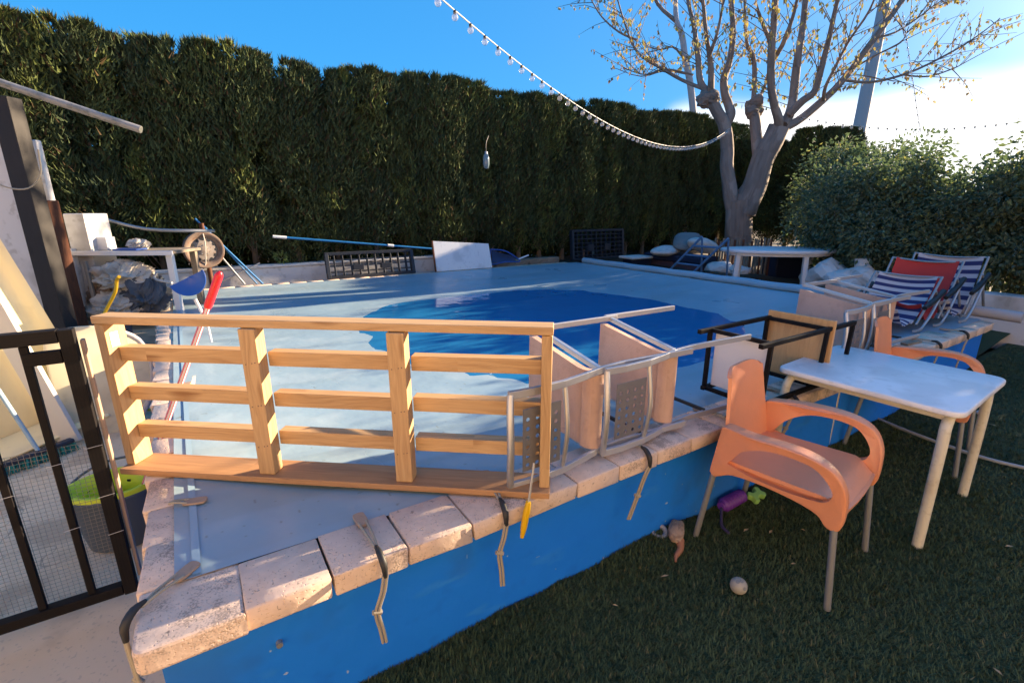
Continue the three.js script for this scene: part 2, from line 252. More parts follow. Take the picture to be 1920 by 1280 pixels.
// ================================================================ the setting
// height of the lawn: flat, rising a little towards the far right
const lawnY = (u, v) => 0.10 * smooth(4.5, 7.4, u) + 0.012 * (NZ.fbm(u * 1.3 + 9, v * 1.3 + 40, 256, 3) - 0.5) * 2 + 0.075 * smooth(-0.22, -0.03, v) * Math.max(0, NZ2.fbm(u * 2.6, 5.5, 256, 3) - 0.3);
function sheet(u0, u1, v0, v1, nu, nv, y) {
  const pos = [], uv = [], idx = [];
  for (let j = 0; j <= nv; j++) for (let i = 0; i <= nu; i++) { const u = u0 + (u1 - u0) * i / nu, v = v0 + (v1 - v0) * j / nv, p = PW(u, y(u, v), v); pos.push(p.x, p.y, p.z); uv.push(u, v); }
  for (let j = 0; j < nv; j++) for (let i = 0; i < nu; i++) { const a = j * (nu + 1) + i, b = a + 1, c = a + nu + 1, d = c + 1; idx.push(a, b, c, b, d, c); }
  const g = new THREE.BufferGeometry(); g.setAttribute('position', new THREE.Float32BufferAttribute(pos, 3)); g.setAttribute('uv', new THREE.Float32BufferAttribute(uv, 2)); g.setIndex(idx); g.computeVertexNormals(); return g;
}
{ const g = new THREE.PlaneGeometry(900, 900).rotateX(-Math.PI / 2).translate(0, -0.06, 0); const p = g.attributes.position, uv = g.attributes.uv; for (let i = 0; i < p.count; i++) uv.setXY(i, p.getX(i), p.getZ(i)); struct('ground', g, M.soil); }
struct('lawn', [sheet(-0.02, 13, -8, 0.05, 260, 200, lawnY), sheet(6.3, 14, 0.05, 6.3, 60, 50, (u, v) => lawnY(u, v) + 0.02 + 0.1 * smooth(6.6, 8, u))], M.grassGround);
struct('patio', sheet(-9, -0.02, -6, 8, 60, 60, (u, v) => 0.004 + 0.012 * (NZ.fbm(u + 20, v + 20, 256, 3) - 0.5)), M.concrete);
struct('garden_bed', [sheet(-4, 16, 6.4, 12, 60, 20, (u, v) => 0.42 + 0.08 * NZ.fbm(u * 2 + 30, v * 2, 256, 3))], M.soil);

// short turf: tufts of blades
{
  const r = mulberry(5), pos = [], col = [], B = 5;
  for (let k = 0; k < B; k++) { const a = r() * 6.28, lean = 0.006 + r() * 0.012, h = 0.008 + r() * 0.010, w = 0.0020, ox = (r() - 0.5) * 0.02, oz = (r() - 0.5) * 0.02; const cx = Math.cos(a), sx = Math.sin(a); pos.push(ox - sx * w, 0, oz + cx * w, ox + sx * w, 0, oz - cx * w, ox + cx * lean, h, oz + sx * lean); const t = 0.7 + r() * 0.6; for (let q = 0; q < 3; q++) col.push(t, t, t); }
  const g = new THREE.BufferGeometry(); g.setAttribute('position', new THREE.Float32BufferAttribute(pos, 3)); g.setAttribute('color', new THREE.Float32BufferAttribute(col, 3)); g.computeVertexNormals();
  const spots = []; let guard = 0;
  while (spots.length < 150000 && guard++ < 900000) { const u = -0.02 + Math.pow(r(), 1.5) * 7.6, v = -0.005 - Math.pow(r(), 1.2) * 3.45; if (r() > 1 / (1 + Math.max(0, u - 3) * 0.6)) continue; if (v < -2.6 && u < 0.8) continue; spots.push([u, v]); }
  const m = new THREE.InstancedMesh(g, M.blade, spots.length); m.name = 'turf_grass'; const d = new THREE.Object3D(), c = new THREE.Color();
  spots.forEach(([u, v], i) => { const p = PW(u, lawnY(u, v) - 0.001, v); d.position.copy(p); d.rotation.set(0, r() * 6.28, 0); const s = 0.75 + r() * 0.7; d.scale.set(s, s * (0.7 + 0.6 * NZ2.fbm(u * 3, v * 3 + 50, 256, 3)), s); d.updateMatrix(); m.setMatrixAt(i, d.matrix);
    const q = NZ.fbm(u * 1.8 + 3, v * 1.8 + 60, 256, 4), dry = r() < 0.06 ? 1 : 0; c.setRGB(0.036 + 0.040 * q + dry * 0.08, 0.070 + 0.042 * q + dry * 0.04, 0.028 + 0.018 * q + dry * 0.02); m.setColorAt(i, c); });
  m.castShadow = m.receiveShadow = true; m.userData = { kind: 'stuff', label: 'short dark green turf covering the lawn beside the pool', category: 'grass' }; scene.add(m);
}
// dry leaves lying on the turf
{
  const r = mulberry(77), gs = [];
  for (let i = 0; i < 34; i++) { const u = 0.3 + r() * 5, v = -0.2 - r() * 2.4, p = PW(u, lawnY(u, v) + 0.024, v), L = 0.009 + r() * 0.014, w = L * (0.25 + r() * 0.3); const g = new THREE.BufferGeometry(); g.setAttribute('position', new THREE.Float32BufferAttribute([-L, 0, 0, 0, 0.004, w, L, 0.002, 0, -L, 0, 0, L, 0.002, 0, 0, 0.003, -w], 3)); g.computeVertexNormals(); g.rotateY(r() * 6.28); g.translate(p.x, p.y, p.z); gs.push(g); }
  const m = part('fallen_leaves', gs, std([0.42, 0.30, 0.17], 0.9), scene); m.userData = { kind: 'stuff', label: 'small dry leaves scattered over the dark lawn', category: 'leaves' };
}

// ---------------------------------------------------------------- the pool
const TOP = 0.53;
const pool = thing('swimming_pool', 'raised swimming pool with bright blue wall and stone coping', 'pool', PW(0, 0, 0), PA);
const leftU = v => -0.042 * v;       // the left side runs a little outwards
{ // walls: four blue sides with thickness
  const quad = (pts, y0, y1) => { const s = new THREE.Shape(); s.moveTo(...pts[0]); for (let i = 1; i < pts.length; i++) s.lineTo(...pts[i]); s.closePath(); return s; };
  const out = [[0.03, -0.006], [6.42, -0.006], [6.42, 6.05], [leftU(6) + 0.03, 6.05]], inn = [[0.2, 0.14], [6.25, 0.14], [6.25, 5.88], [leftU(6) + 0.2, 5.88]];
  const s = quad(out); s.holes.push(new THREE.Path(inn.map(p => new THREE.Vector2(...p))));
  let g = new THREE.ExtrudeGeometry(s, { depth: 0.462, bevelEnabled: false, steps: 1 }); g.rotateX(-Math.PI / 2); // shape y (=v) -> -z, extrusion -> +y
  g = metreUV(g, 'x'); g.translate(0, -0.002, 0);
  part('wall', g, M.bluePaint, pool);
  // white plaster patch showing at the corner where paint has come off, and a little drain plug
  part('paint_chip', extrude(splineShape([[0.045, 0.425], [0.075, 0.442], [0.115, 0.437], [0.12, 0.418], [0.09, 0.408], [0.06, 0.41]], 4), 0.003, 0), M.whitewash, pool).position.set(0, 0, 0.0075);
  part('drain_plug', cyl(0.009, 0.009, 0.02, 0, 0, 0).rotateX(Math.PI / 2).translate(0.30, 0.325, 0.012), M.galv, pool);
}
{ // coping stones, each its own piece; a few shapes shared
  const r = mulberry(31), variants = [];
  for (let k = 0; k < 5; k++) {
    let g = new RoundedBoxGeometry(0.221, 0.070, 0.212, 2, 0.006); g = prep(g); const p = g.attributes.position;
    for (let i = 0; i < p.count; i++) { const x = p.getX(i), y = p.getY(i), z = p.getZ(i); const n = (s) => (NZ2.n((x + 1) * 31 + s + k * 7, (z + y * 1.7 + 1) * 31 + s * 2, 512) - 0.5); p.setXYZ(i, x + n(1) * 0.009, y + n(2) * 0.006, z + n(3) * 0.010); }
    g.computeVertexNormals(); g = toCreasedNormals(g, R(55)); variants.push(metreUV(g, 'x', k * 0.31, k * 0.17));
  }
  let cnt = 0;
  const stone = (u, v, turn, sx = 1, sz = 1) => { const k = cnt++ % 5; const m = new THREE.Mesh(variants[k], M.coping[Math.floor(r() * 3)]); m.name = 'coping_stone'; m.position.set(u, TOP - 0.036 + (r() - 0.5) * 0.003, -v); m.rotation.set((r() - 0.5) * 0.012, turn + (r() - 0.5) * 0.02 + (r() < 0.5 ? Math.PI : 0), (r() - 0.5) * 0.012); m.scale.set(sx, 1, sz); m.castShadow = m.receiveShadow = true; pool.add(m); };
  for (let i = 0; i < 27; i++) stone(0.3425 + 0.2278 * i - 0.0, 0.03 - 0.0 * i, 0);
  for (let i = 0; i < 26; i++) { const v = 0.255 + 0.2278 * i; stone(0.108 + leftU(v), v, Math.PI / 2 - 0.042); }
  for (let i = 0; i < 27; i++) stone(0.24 + 0.2278 * i, 6.05, 0);
  for (let i = 0; i < 25; i++) stone(6.39, 0.26 + 0.2278 * i, Math.PI / 2);
  // the corner stone: wide, with a rounded outer corner
  const c = new THREE.Shape(); c.moveTo(0.025, -0.075); c.lineTo(0.224, -0.075); c.lineTo(0.224, 0.138); c.lineTo(0.0, 0.138); c.lineTo(0.0, -0.05); c.quadraticCurveTo(0.0, -0.075, 0.025, -0.075);
  let g = extrude(c, 0.052, 0.009, 5); g.rotateX(-Math.PI / 2); g = metreUV(g, 'x'); g.translate(0, TOP - 0.063, 0);
  part('coping_stone', g, M.coping[0], pool);
}
// ---------------------------------------------------------------- the cover with its hem, straps and the puddle on it
const coverY = (u, v) => { const du = Math.min(u - leftU(v), 6.45 - u), dv = Math.min(v, 6.0 - v), d = Math.max(0, Math.min(du, dv) - 0.12); const bowl = Math.max(0, 1 - Math.pow((u - 3.1) / 3.1, 2)) * Math.max(0, 1 - Math.pow((v - 2.45) / 3.0, 2));
  return TOP + 0.006 - 0.020 * smooth(0, 0.7, d) - 0.055 * bowl + (NZ.fbm(u * 0.9 + 11, v * 0.9 + 17, 256, 3) - 0.5) * 0.009 * smooth(0, 0.6, d) + (NZ2.fbm(u * 2.2 + v * 1.1, v * 5 - u * 2 + 60, 512, 3) - 0.5) * 0.004 * smooth(0, 0.3, d); };
const poolGrid = (nu, nv, uf, vf, y) => { const pos = [], uv = [], idx = []; for (let j = 0; j <= nv; j++) for (let i = 0; i <= nu; i++) { const s = i / nu, t = j / nv, v = vf(s, t), u = uf(s, t, v); pos.push(u, y(u, v), -v); uv.push(u, v); } for (let j = 0; j < nv; j++) for (let i = 0; i < nu; i++) { const a = j * (nu + 1) + i, b = a + 1, c = a + nu + 1, d = c + 1; idx.push(a, b, c, b, d, c); } const g = new THREE.BufferGeometry(); g.setAttribute('position', new THREE.Float32BufferAttribute(pos, 3)); g.setAttribute('uv', new THREE.Float32BufferAttribute(uv, 2)); g.setIndex(idx); g.computeVertexNormals(); return g; };
const coverL = v => 0.078 + leftU(v) * 0.72, coverN = u => 0.135 - 0.018 * u;
const cover = thing('pool_cover', 'pale blue tarpaulin cover strapped over the swimming pool', 'pool cover', PW(0, 0, 0), PA);
part('tarpaulin', poolGrid(140, 130, (s, t, v) => coverL(v) + (6.42 - coverL(v)) * s, (s, t) => { const n = coverN(s * 6.4); return n + (5.98 - n) * t; }, coverY), M.cover, cover);
{ // welded hems along the edges
  const strip = (pts, w) => { const pos = [], idx = []; pts.forEach(([u, v, nx, nv], i) => { for (const k of [-1, 1]) { const uu = u + nx * w * k / 2, vv = v + nv * w * k / 2; pos.push(uu, coverY(uu, vv) + 0.004, -vv); } if (i) { const a = 2 * i - 2; idx.push(a, a + 1, a + 2, a + 1, a + 3, a + 2); } }); const g = new THREE.BufferGeometry(); g.setAttribute('position', new THREE.Float32BufferAttribute(pos, 3)); g.setIndex(idx); g.computeVertexNormals(); return g; };
  const L = []; for (let i = 0; i <= 120; i++) { const v = 0.14 + 5.8 * i / 120; L.push([coverL(v) + 0.055, v, 1, 0]); }
  part('hem', strip(L, 0.022), M.coverEdge, cover);
  for (const k of []) { const q = []; for (let i = 0; i <= 100; i++) { const v = 0.2 + 5.7 * i / 100; q.push([k, v, 1, 0]); } part('seam', strip(q, 0.022), M.coverEdge, cover); }
}
{ // rolled end of the cover on its tube
  const pts = []; for (let i = 0; i <= 24; i++) { const v = 0.75 + 5.1 * i / 24; pts.push(V3(6.50, TOP + 0.048 + 0.005 * Math.sin(i * 1.7), -v)); }
  part('roller', sweep(pts, 0.052, 16), M.coverEdge, cover);
}
function strapAt(u, v, ang, tail, opts = {}) { // tab on the cover, webbing to a buckle at the stone's edge, tail hanging down the wall
  const g = new THREE.Group(); g.name = 'strap'; cover.add(g); g.position.set(u, 0, -v); g.rotation.y = ang;
  // local: -z towards the pool, +z outwards; y up from 0
  const y = TOP + 0.009;
  part('tab', extrude(splineShape([[-0.016, -0.034], [0.016, -0.034], [0.018, 0.022], [0.010, 0.034], [-0.010, 0.034], [-0.018, 0.022]], 4), 0.005, 0.0012).rotateX(-Math.PI / 2).translate(0, y + 0.001, -0.012), M.leather, g);
  const out = opts.out || 0.205;
  part('webbing', [sweep([V3(-0.012, y + 0.006, 0.01), V3(-0.006, y + 0.010, out * 0.55), V3(0, y + 0.006, out - 0.03)], 0.0045, 6, 4), sweep([V3(0.013, y + 0.006, 0.01), V3(0.008, y + 0.012, out * 0.55), V3(0.003, y + 0.006, out - 0.03)], 0.0045, 6, 4)], M.cord, g);
  if (!opts.plain) part('buckle', sweep([V3(0, y + 0.012, out - 0.045), V3(0, y + 0.013, out - 0.012), V3(0.002, y - 0.008, out + 0.018), V3(0.003, y - 0.05, out + 0.024)], [0.006, 0.0105, 0.0115, 0.007], 8, 3), M.rubber, g);
  if (tail) { const t = tail.map(([a, b, c]) => V3(a, y - b, out + 0.022 + (c || 0)));
    part('tail', [sweep(t.map(p => p.clone().add(V3(-0.005, 0, 0))), 0.0048, 6, 4), sweep(t.map(p => p.clone().add(V3(0.005, 0, 0.002))), 0.0048, 6, 4), sweep([t[2].clone().add(V3(-0.013, 0.006, 0)), t[2].clone().add(V3(0.013, -0.004, 0))], 0.008, 6)], M.cord, g); }
}
strapAt(0.594, 0.12, 0.0, [[0.003, 0.045], [-0.008, 0.10], [-0.030, 0.165], [-0.022, 0.23], [-0.016, 0.285]]);
strapAt(1.085, 0.13, -0.25, [[0.003, 0.045], [-0.006, 0.10], [-0.022, 0.16], [-0.016, 0.23], [-0.012, 0.30]], { out: 0.21 });
strapAt(1.80, 0.09, -0.28, [[0.003, 0.045], [-0.020, 0.10], [-0.045, 0.18], [-0.058, 0.22], [-0.080, 0.29]], { out: 0.17 });
strapAt(2.34, 0.09, 0.1, [[0.003, 0.045], [0.0, 0.10], [0.01, 0.16], [0.012, 0.20], [0.016, 0.26]], { out: 0.17 });
strapAt(2.95, 0.08, -0.2, [[0.003, 0.045], [-0.03, 0.10], [-0.06, 0.16], [-0.08, 0.20], [-0.10, 0.26]], { out: 0.16 });
strapAt(4.35, 0.06, -0.15, [[0.003, 0.045], [-0.03, 0.10], [-0.06, 0.16], [-0.07, 0.20], [-0.08, 0.26]], { out: 0.14 });
strapAt(5.0, 0.06, -0.1, [[0.003, 0.045], [-0.03, 0.10], [-0.06, 0.18], [-0.08, 0.24], [-0.10, 0.30]], { out: 0.14 });
strapAt(5.6, 0.05, -0.1, [[0.003, 0.045], [-0.03, 0.10], [-0.05, 0.18], [-0.07, 0.24], [-0.08, 0.30]], { out: 0.13 });
strapAt(0.095, 0.155, -0.80, [[0.0, 0.045], [0.002, 0.10], [0.006, 0.18], [0.004, 0.24], [0.012, 0.34]], { out: 0.155 });
strapAt(0.115, 0.56, -1.9, null, { out: 0.10, plain: true });
strapAt(0.08, 1.25, -1.6, null, { out: 0.10, plain: true });
strapAt(0.06, 2.0, -1.6, null, { out: 0.10, plain: true });
{ // water lying on the sagging cover: its level meets the tarp, which draws the shore
  const lvl = TOP - 0.051, g = poolGrid(90, 80, (s) => 1.0 + 4.3 * s, (s, t) => 0.6 + 3.5 * t, () => lvl);
  const m = struct('rain_puddle', g, M.puddle); m.position.copy(PW(0, 0, 0)); m.rotation.y = PA; m.userData.label = 'dark blue rainwater pooled on the sagging pool cover'; }

// ---------------------------------------------------------------- low walls round the garden
{ // white rendered wall behind the far edge
  const w = thing('garden_wall', 'low white rendered wall behind the far edge of the pool', 'wall', PW(-0.4, 0, 6.60), PA);
  part('wall_body', rbox(4.2, 0.72, 0.22, 2.1, 0.36, 0, 0.02, 'x'), M.whitewash, w);
  part('wall_cap', rbox(4.22, 0.035, 0.25, 2.1, 0.737, 0, 0.01, 'x'), M.whitewash, w);
  const w2 = thing('garden_wall', 'grey low planter wall right of the white board', 'wall', PW(3.85, 0, 6.58), PA);
  part('wall_body', rbox(2.55, 0.60, 0.2, 1.28, 0.30, 0, 0.02, 'x'), M.greyWood, w2);
  const w3 = thing('garden_wall', 'white wall at the right frame edge below the leafy bush', 'wall', PW(7.85, 0.0, -4.5), PA);
  part('wall_body', rbox(0.22, 0.62, 5.0, 0, 0.31, -2.5, 0.02, 'z'), M.whitewash, w3);
}
{ // whitewashed boulders edging the raised bed on the right
  const r = mulberry(12); const spots = [[7.95, 0.62, .22], [7.92, 1.0, 0.24], [7.95, 1.38, 0.25], [7.98, 1.75, 0.27], [8.05, 2.15, 0.27], [8.3, 3.75, 0.2], [8.25, 4.1, 0.2]];
  const where = ['beside the white wall at the right', 'behind the rear striped sun chair', 'behind the red sun chair', 'left of the red sun chair', 'at the right end of the far white table', 'in front of the picket fence', 'left of the far white table'];
  spots.forEach(([u, v, s], i) => { const g = new THREE.IcosahedronGeometry(s, 3); const p = g.attributes.position; for (let k = 0; k < p.count; k++) { const x = p.getX(k), y = p.getY(k), z = p.getZ(k); const f = 1 + 0.6 * (NZ.fbm(x * 5 + i * 9 + 20, z * 5 + y * 4 + 30, 512, 4) - 0.5) * 2; p.setXYZ(k, x * f * 0.9, Math.max(-0.3, y * f * 0.75 + 0.05 * Math.sin(z * 21 + i * 2) * s * 2), z * f * 1.35); } g.computeVertexNormals();
    const m = single('boulder', mergeVertices(g), M.whitewash, 'whitewashed boulder ' + where[i], 'boulder', 'whitewashed stones edging the bed'); m.position.copy(PW(u, 0.45 + r() * 0.05 + (v > 1.5 && v < 2.5 ? 0.08 : 0), v)); m.rotation.y = PA + (r() - 0.5) * 0.5; });
  struct('raised_bed', sheet(7.85, 14, -6, 5.5, 40, 60, (u, v) => 0.38 + 0.1 * NZ.fbm(u * 2, v * 2 + 9, 256, 3)), M.soil);
}
{ // the house front the viewer stands before (outside the frame): sunlit cream render
  const w = thing('house_front', 'cream rendered house front facing the pool', 'house', [0.5, 0, 2.8], 0);
  part('wall_body', rbox(15, 3.6, 0.3, 0, 1.8, 0, 0.02, 'x'), M.cream, w);
  part('roof_edge', rbox(15.4, 0.16, 0.7, 0, 3.68, -0.1, 0.02, 'x'), M.terracotta, w);
}

// ---------------------------------------------------------------- foliage builders
function kite(pos, col, p, dir, side, L, w, c) { // two-triangle leaf, folded a little
  const a = p, b = p.clone().addScaledVector(dir, L), m = p.clone().addScaledVector(dir, L * 0.45), n = dir.clone().cross(side).multiplyScalar(w * 0.25);
  const l = m.clone().addScaledVector(side, w / 2).add(n), r = m.clone().addScaledVector(side, -w / 2).add(n);
  pos.push(a.x, a.y, a.z, l.x, l.y, l.z, b.x, b.y, b.z, a.x, a.y, a.z, b.x, b.y, b.z, r.x, r.y, r.z);
  for (let i = 0; i < 6; i++) col.push(c[0], c[1], c[2]);
}
function leafGeo(pos, col) { const g = new THREE.BufferGeometry(); g.setAttribute('position', new THREE.Float32BufferAttribute(pos, 3)); g.setAttribute('color', new THREE.Float32BufferAttribute(col, 3)); g.setAttribute('uv', new THREE.BufferAttribute(new Float32Array(pos.length / 3 * 2), 2)); g.computeVertexNormals(); return g; }
const rdir = r => { const z = r() * 2 - 1, a = r() * 6.2832, s = Math.sqrt(1 - z * z); return V3(s * Math.cos(a), z, s * Math.sin(a)); };
function cypressGeo(seed, h, rad, N, round = 0.4, low = 0.35) {
  const r = mulberry(seed), pos = [], col = [];
  const plumes = []; for (let i = 0; i < 120; i++) { const y = low + Math.pow(r(), 0.9) * (h - low - 0.2), a = r() * 6.2832, len = 0.45 + r() * 0.7; plumes.push([y, a, len, r()]); }
  for (let i = 0; i < N; i++) {
    const pl = plumes[Math.floor(r() * plumes.length)], t = Math.pow(r(), 0.8), y = Math.min(pl[0] + t * pl[2], h + 0.10 * pl[3]);
    if (y < low + 0.4 && r() < 0.55 * (1 - (y - low) / 0.4)) continue;
    const top = smooth(h + 0.08, h - round, y); let R0 = rad * (0.72 + 0.28 * Math.sqrt(Math.max(0.02, top))) * (0.80 + 0.20 * smooth(low, low + 1.0, y));
    const rr = R0 * (0.62 + 0.42 * Math.sin(Math.PI * Math.min(1, 0.25 + t * 0.75)) + 0.1 * (pl[3] - 0.5)), a = pl[1] + (r() + r() - 1) * 0.42 * (1 - t * 0.6);
    const q = rr * (0.55 + 0.5 * Math.sqrt(r())); const p = V3(Math.cos(a) * q * 1.0, y, Math.sin(a) * q * 1.0);
    const d = V3(Math.cos(a) * 0.45, 0.85, Math.sin(a) * 0.45).addScaledVector(rdir(r), 0.5).normalize(); const s = d.clone().cross(rdir(r)).normalize();
    const k = r(), b = pl[3]; let c = k < 0.10 ? [0.065, 0.045, 0.026] : [0.042 + 0.034 * b + 0.016 * k, 0.062 + 0.036 * b + 0.020 * k, 0.034 + 0.014 * k];
    if (b > 0.9) c = [c[0] * 1.3, c[1] * 1.25, c[2]];
    const L = 0.04 + r() * 0.075, w = 0.0055 + r() * 0.006, e = p.clone().addScaledVector(d, L); pos.push(p.x + s.x * w, p.y + s.y * w, p.z + s.z * w, e.x, e.y, e.z, p.x - s.x * w, p.y - s.y * w, p.z - s.z * w); for (let q = 0; q < 3; q++) col.push(c[0], c[1], c[2]);
  }
  return leafGeo(pos, col);
}
// ---------------------------------------------------------------- the clipped cypress hedge
{
  const variants = [0, 1, 2, 3, 4, 5].map(k => cypressGeo(200 + k, 3.05, 0.50, 36000, 0.3, 0.12)), r = mulberry(3);
  const coarse = [0, 1].map(k => { const rr = mulberry(700 + k), pos = [], col = []; for (let i = 0; i < 9000; i++) { const a = rr() * 6.2832, y = 0.02 + rr() * 3.0, q = 0.5 * (0.5 + 0.5 * Math.sqrt(rr())); const d = V3(Math.cos(a) * 0.4, 0.85, Math.sin(a) * 0.4).addScaledVector(rdir(rr), 0.5).normalize(); kite(pos, col, V3(Math.cos(a) * q, y, Math.sin(a) * q), d, d.clone().cross(rdir(rr)).normalize(), 0.08 + rr() * 0.08, 0.025 + rr() * 0.02, [0.030 + 0.02 * rr(), 0.048 + 0.024 * rr(), 0.018]); } return leafGeo(pos, col); });
  const trunks = [0, 1, 2].map(k => { const rr = mulberry(60 + k); return sweep([V3(0, -0.1, 0), V3((rr() - 0.5) * 0.06, 0.5, (rr() - 0.5) * 0.06), V3((rr() - 0.5) * 0.1, 1.3, 0), V3(0, 2.6, 0)], [0.055, 0.042, 0.034, 0.012], 7, 2); });
  const bare = [0, 1, 2].map(k => { const rr = mulberry(80 + k), gs = []; for (let i = 0; i < 16; i++) { const a = rr() * 6.28, y = 0.12 + rr() * 0.7, l = 0.35 + rr() * 0.35; gs.push(sweep([V3(0, y, 0), V3(Math.cos(a) * l * 0.35, y + l * 0.5, Math.sin(a) * l * 0.35), V3(Math.cos(a) * l * 0.6, y + l * 1.15, Math.sin(a) * l * 0.6)], [0.010, 0.007, 0.003], 4)); } return joined(gs); });
  const names = ['first', 'second', 'third', 'fourth', 'fifth', 'sixth', 'seventh', 'eighth', 'ninth', 'tenth', 'eleventh', 'twelfth', 'thirteenth', 'fourteenth', 'fifteenth', 'sixteenth', 'seventeenth', 'eighteenth', 'nineteenth', 'twentieth', 'twenty first', 'twenty second', 'twenty third', 'twenty fourth', 'twenty fifth', 'twenty sixth', 'twenty seventh', 'twenty eighth'];
  let i = 0;
  const add = (u, v, h, w, label, group, geo) => { const t = thing('cypress_tree', label, 'tree', PW(u, 0.46, v), r() * 6.28, group); const f = part('crown', geo || variants[i % 6], M.cypress, t); f.scale.set(w, (h - 0.5) / 3.05, w); const tr = part('trunk', trunks[i % 3], M.cypressBark, t); part('branches', bare[i % 3], M.cypressBark, tr); i++; };
  for (let k = 0; k < 26; k++) add(-2.6 + k * 0.6 + (r() - 0.5) * 0.12, 7.1 + (r() - 0.5) * 0.14, 3.52 + (r() - 0.5) * 0.18, 1.3 + (r() - 0.5) * 0.16, names[k] + ' dark cypress of the back hedge, counted from the left', 'cypress trees of the long back hedge');
  for (let k = 0; k < 19; k++) add(-2.4 + k * 0.9 + (r() - 0.5) * 0.2, 7.85 + (r() - 0.5) * 0.14, 3.3 + (r() - 0.5) * 0.2, 1.2, names[k] + ' cypress of the hidden second row behind the back hedge', 'cypress trees of the second hedge row', coarse[k % 2]);
  const s = [[12.6, 6.4, 3.16, 1.35], [12.7, 5.85, 3.05, 1.35], [12.6, 5.3, 3.0, 1.35], [12.6, 4.85, 3.22, 1.2], [12.6, 4.45, 3.2, 1.0]];
  s.forEach(([u, v, h, w], k) => add(u, v, h, w, names[k] + ' clipped cypress right of the bare tree, counted from its trunk', 'cypress trees of the round topped side hedge'));
}
// ---------------------------------------------------------------- leafy bushes along the right side, behind the white wall
function bushGeo(seed, rx, h, rz, N, clumps, pal) {
  const r = mulberry(seed), pos = [], col = [], cs = [];
  for (let i = 0; i < clumps; i++) { const d = rdir(r), q = Math.pow(r(), 0.45) * (r() < 0.16 ? 1.2 : 1); cs.push([V3(d.x * rx * q, h * 0.5 + d.y * h * 0.47 * q, d.z * rz * q), 0.10 + r() * 0.15, r()]); }
  for (let i = 0; i < N; i++) { const c = cs[Math.floor(r() * clumps)], d0 = rdir(r), p = c[0].clone().addScaledVector(d0, c[1] * Math.pow(r(), 0.6) * 1.5); if (p.y < 0.02) continue;
    const d = d0.clone().add(V3(0, -0.35, 0)).addScaledVector(rdir(r), 0.7).normalize(), s = d.clone().cross(rdir(r)).normalize(), b = c[2], k = r(); const C = mixc(pal[0], pal[1], b * 0.6 + k * 0.4); kite(pos, col, p, d, s, 0.05 + r() * 0.045, 0.026 + r() * 0.022, k > 0.95 ? pal[2] : C); }
  return leafGeo(pos, col);
}
{
  const pal = [[0.062, 0.112, 0.052], [0.135, 0.185, 0.075], [0.30, 0.30, 0.08]];
  const defs = [ // u, v, base, height, rx, rz, label
    [8.9, 2.35, 0.35, 1.85, 0.7, 0.62, 'leafy green bush just right of the round topped hedge'],
    [8.7, 1.65, 0.35, 1.95, 0.65, 0.58, 'leafy green bush with a raised tuft at its top'],
    [8.6, 0.95, 0.35, 1.75, 0.65, 0.58, 'leafy green bush below the bright gap of sky'],
    [8.6, 0.25, 0.35, 2.12, 0.65, 0.6, 'tall leafy green bush at the right edge of the frame'],
    [8.5, -0.5, 0.35, 2.35, 0.65, 0.6, 'broad leafy bush beyond the right edge, next to the tall one'],
    [8.5, -1.4, 0.35, 2.35, 0.7, 0.7, 'broad leafy bush beyond the right edge, third from the frame'],
    [8.5, -2.5, 0.35, 2.4, 0.7, 0.8, 'broad leafy bush beyond the right edge, fourth from the frame'],
    [8.5, -3.7, 0.35, 2.4, 0.7, 0.8, 'broad leafy bush beyond the right edge, fifth from the frame'],
    [8.5, -5.0, 0.35, 2.4, 0.7, 0.85, 'broad leafy bush beyond the right edge, sixth from the frame'],
    [10.4, 3.3, 0.35, 2.5, 0.8, 0.75, 'tall leafy bush behind the far white table'],
    [10.6, 2.3, 0.35, 2.3, 0.8, 0.75, 'leafy bush standing behind the others near the utility pole'],
  ];
  defs.forEach(([u, v, y, h, rx, rz, label], k) => { const t = thing('leafy_bush', label, 'bush', PW(u, y, v), PA, 'leafy bushes along the right side');
    part('foliage', bushGeo(400 + k, rx, h, rz, 13500, 120, pal), M.broadleaf, t);
    const r = mulberry(500 + k), gs = []; for (let i = 0; i < 7; i++) { const a = r() * 6.28, q = 0.5 * r(); gs.push(sweep([V3(Math.cos(a) * 0.06, -0.05, Math.sin(a) * 0.06), V3(Math.cos(a) * rx * q * 0.6, h * 0.4, Math.sin(a) * rz * q * 0.6), V3(Math.cos(a) * rx * q, h * 0.85, Math.sin(a) * rz * q)], [0.025, 0.016, 0.006], 5, 2)); }
    part('stems', gs, M.twig, t); });
}

